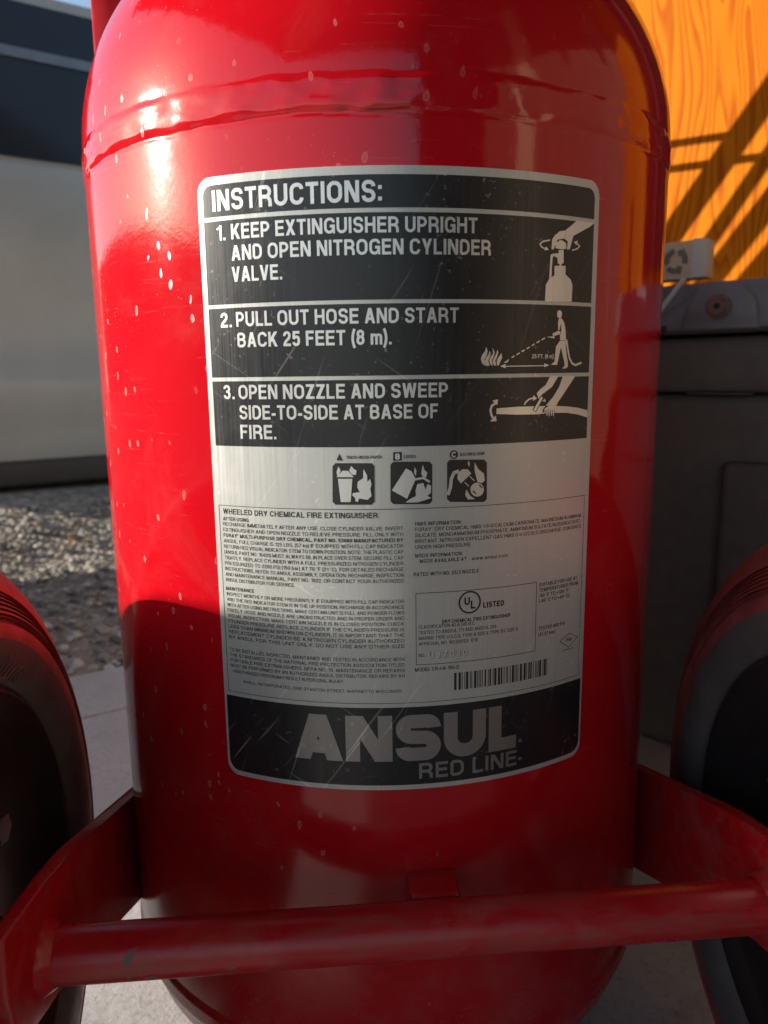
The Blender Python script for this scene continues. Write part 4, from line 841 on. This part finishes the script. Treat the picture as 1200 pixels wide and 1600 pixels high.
# greenhouse
def gh(y0, z0, y1, z1): return None
roofp = [(-.50, 1.086), (-.46, 1.20), (-.40, 1.56), (-.1, 1.615), (.9, 1.62), (1.9, 1.55), (2.7, 1.09)]
bm = bmesh.new(); rr = []
for (x, z) in roofp:
    t = (z-1.086)/.53
    yin = .09 + .15*t
    rr.append((x, z, yin))
L = [bm.verts.new((x, y, z)) for x, z, y in rr]; Rr_ = [bm.verts.new((x, 1.7-y, z)) for x, z, y in rr]
for i in range(len(rr)-1): bm.faces.new((L[i], L[i+1], Rr_[i+1], Rr_[i]))
LB = [bm.verts.new((x, .09, 1.086)) for x, z, y in rr]; RB = [bm.verts.new((x, 1.61, 1.086)) for x, z, y in rr]
for i in range(len(rr)-1):
    for a, b in ((LB, L), (Rr_, RB)):
        vsx = [a[i], a[i+1], b[i+1], b[i]]
        co = []
        for v in vsx:
            if all((v.co-c.co).length > 1e-4 for c in co): co.append(v)
        if len(co) > 2: bm.faces.new(co)
bmesh.ops.remove_doubles(bm, verts=bm.verts[:], dist=1e-5)
cab = bm_obj('cabin', bm, m_body, CAR)
def side_pt(x, f, out=.006):
    # point on the cabin's near side: f=0 belt, 1 roof edge
    z = None
    for (xa, za), (xb, zb) in zip(roofp, roofp[1:]):
        if xa <= x <= xb: z = za+(zb-za)*(x-xa)/(xb-xa)
    t = (z-1.086)/.53
    return Vector((x, .09+.15*t*f - out, 1.086+(z-1.086)*f))
def window(xa, xb, fa, fb, mat, name, out, th=.006):
    bm = bmesh.new(); k = 10; A = [[], [], [], []]
    for i in range(k+1):
        x = xa+(xb-xa)*i/k
        for j, (f, o) in enumerate(((fa, out), (fb, out), (fb, out-th), (fa, out-th))): A[j].append(bm.verts.new(side_pt(x, f, o)))
    for i in range(k):
        for j in range(4): bm.faces.new((A[j][i], A[j][i+1], A[(j+1) % 4][i+1], A[(j+1) % 4][i]))
    bm.faces.new([A[j][0] for j in range(4)]); bm.faces.new([A[j][k] for j in range(3, -1, -1)])
    return bm_obj(name, bm, mat, CAR)
window(-.40, .62, .04, .60, m_glass, 'window', .007); window(.68, 2.2, .04, .60, m_glass, 'window', .007)
window(-.40, 1.85, .60, .66, m_plain('window_trim', (.3, .3, .29), .35, .6), 'window_trim', .012, .012)
window(-.38, .62, .66, .93, m_glass, 'window', .007); window(.68, 1.85, .66, .90, m_glass, 'window', .007)
for x in (.82, 3.2):
    for y in (.02, 1.49):
        bm = bmesh.new(); vs, fs = lathe([(.18, 0), (.28, .0), (.31, .02), (.315, .1), (.31, .18), (.28, .2), (.18, .2), (.12, .03 if y < 1 else .17)], 40)
        vs = [(a, c, b) for a, b, c in vs]; bm.free()
        o = mesh('wheel', vs, fs, M['rubber'], CAR, smooth=True, angle=35); o.location = (x, y-.03 if y < 1 else y+.03, .29)

# ---------------------------------------------------------------- unseen block wall added far left to dim low reflections in the paint
BW = empty('added_block_wall', (-9, 0, 0)); tag(BW, 'unseen brown block wall added far left to dim reflections in the tank', 'wall')
bm = bmesh.new(); add_box(bm, (-.2, -14, 0), (0, 9, 2.05), .01); bm_obj('wall', bm, m_plain('brown_blocks', (.16, .12, .09), .9, 0, .2, 3), BW)
bm = bmesh.new(); add_box(bm, (-.24, -14.05, 2.051), (.04, 9.05, 2.13), .01); bm_obj('coping', bm, m_plain('coping_stone', (.22, .19, .16), .9), BW)
# ---------------------------------------------------------------- unseen dark boards added right and in front to dim the tank's reflections
WA = empty('added_board_wall', (1.25, 0, 0)); tag(WA, 'dark board shed wall with a tan door right of the extinguisher', 'wall')
bm = bmesh.new()
for (a, b_) in ((-1.7, -1.165), (-.925, .10)):
    n_ = int((b_-a)/.14)
    for i in range(n_): add_box(bm, (0, a+(b_-a)*i/n_, .0), (.025, a+(b_-a)*(i+1)/n_-.004, 2.11), .003, 1)
for i in range(14): add_box(bm, (-.55+1.8*i/14, -2.85, 0), (-.55+1.8*(i+1)/14-.004, -2.825, 2.11), .003, 1)  # boards added behind the camera to cut the front fill
bm_obj('boards', bm, m_plain('charcoal_boards', (.085, .057, .035), .75), WA)
bm = bmesh.new(); add_box(bm, (.01, -1.16, .02), (.03, -.93, 2.1)); bm_obj('reflected_strip', bm, m_plain('tan_strip', (.46, .35, .22), .6), WA)  # tan strip added for the pale streak mirrored in the tank
# ---------------------------------------------------------------- unseen roof added overhead to cut sky fill and darken the dome's reflections
RF = empty('added_roof', (0, 0, 0)); tag(RF, 'unseen wooden roof on square posts, added to cut the sky light', 'roof')
m_rf = m_plain('brown_roof_boards', (.10, .06, .045), .7)
bm = bmesh.new(); add_box(bm, (-1.8, -3.2, 2.25), (4.2, 1.15, 2.4), .01); bm_obj('roof_deck', bm, m_rf, RF)
for i in range(10):
    bm = bmesh.new(); add_box(bm, (-1.75, -3.0+.44*i, 2.12), (4.1, -2.95+.44*i, 2.249)); bm_obj('rafter', bm, m_rf, RF)
for p in ((3.9, -3.0), (3.9, 1.05), (1.75, -3.0)):
    bm = bmesh.new(); add_box(bm, (p[0]-.05, p[1]-.05, 0), (p[0]+.05, p[1]+.05, 2.119), .004); bm_obj('post', bm, m_rf, RF)
# ---------------------------------------------------------------- unseen block added on the left, outline shaped to shade lower tank and pad
HP = empty('shade_block', (-1.1, 0, 0)); tag(HP, 'unseen grey block on legs added left of the extinguisher to cast shade', 'blocker')
m_hp = m_plain('shade_block_steel', (.30, .30, .30), .55, .2)
bm = bmesh.new()
add_prism(bm, [(-2.4, .70), (-.30, .697), (-.276, .682), (-.221, .66), (-.166, .622), (.05, .52), (.75, .40), (1.05, .36), (1.26, .235), (1.163, .175), (1.06, .105), (1.0, .06), (.15, .06), (.12, .33), (.08, .37), (-2.4, .37)], 0, -.16, 0, .004)
bm_obj('body', bm, m_hp, HP, True, 40)
for y in (-2.3, -.92, .62):
    for x in (-.15, -.03):
        bm = bmesh.new(); add_box(bm, (x-.012, y-.02, 0), (x+.012, y+.02, .38 if y < 0 else .07)); bm_obj('leg', bm, m_hp, HP)
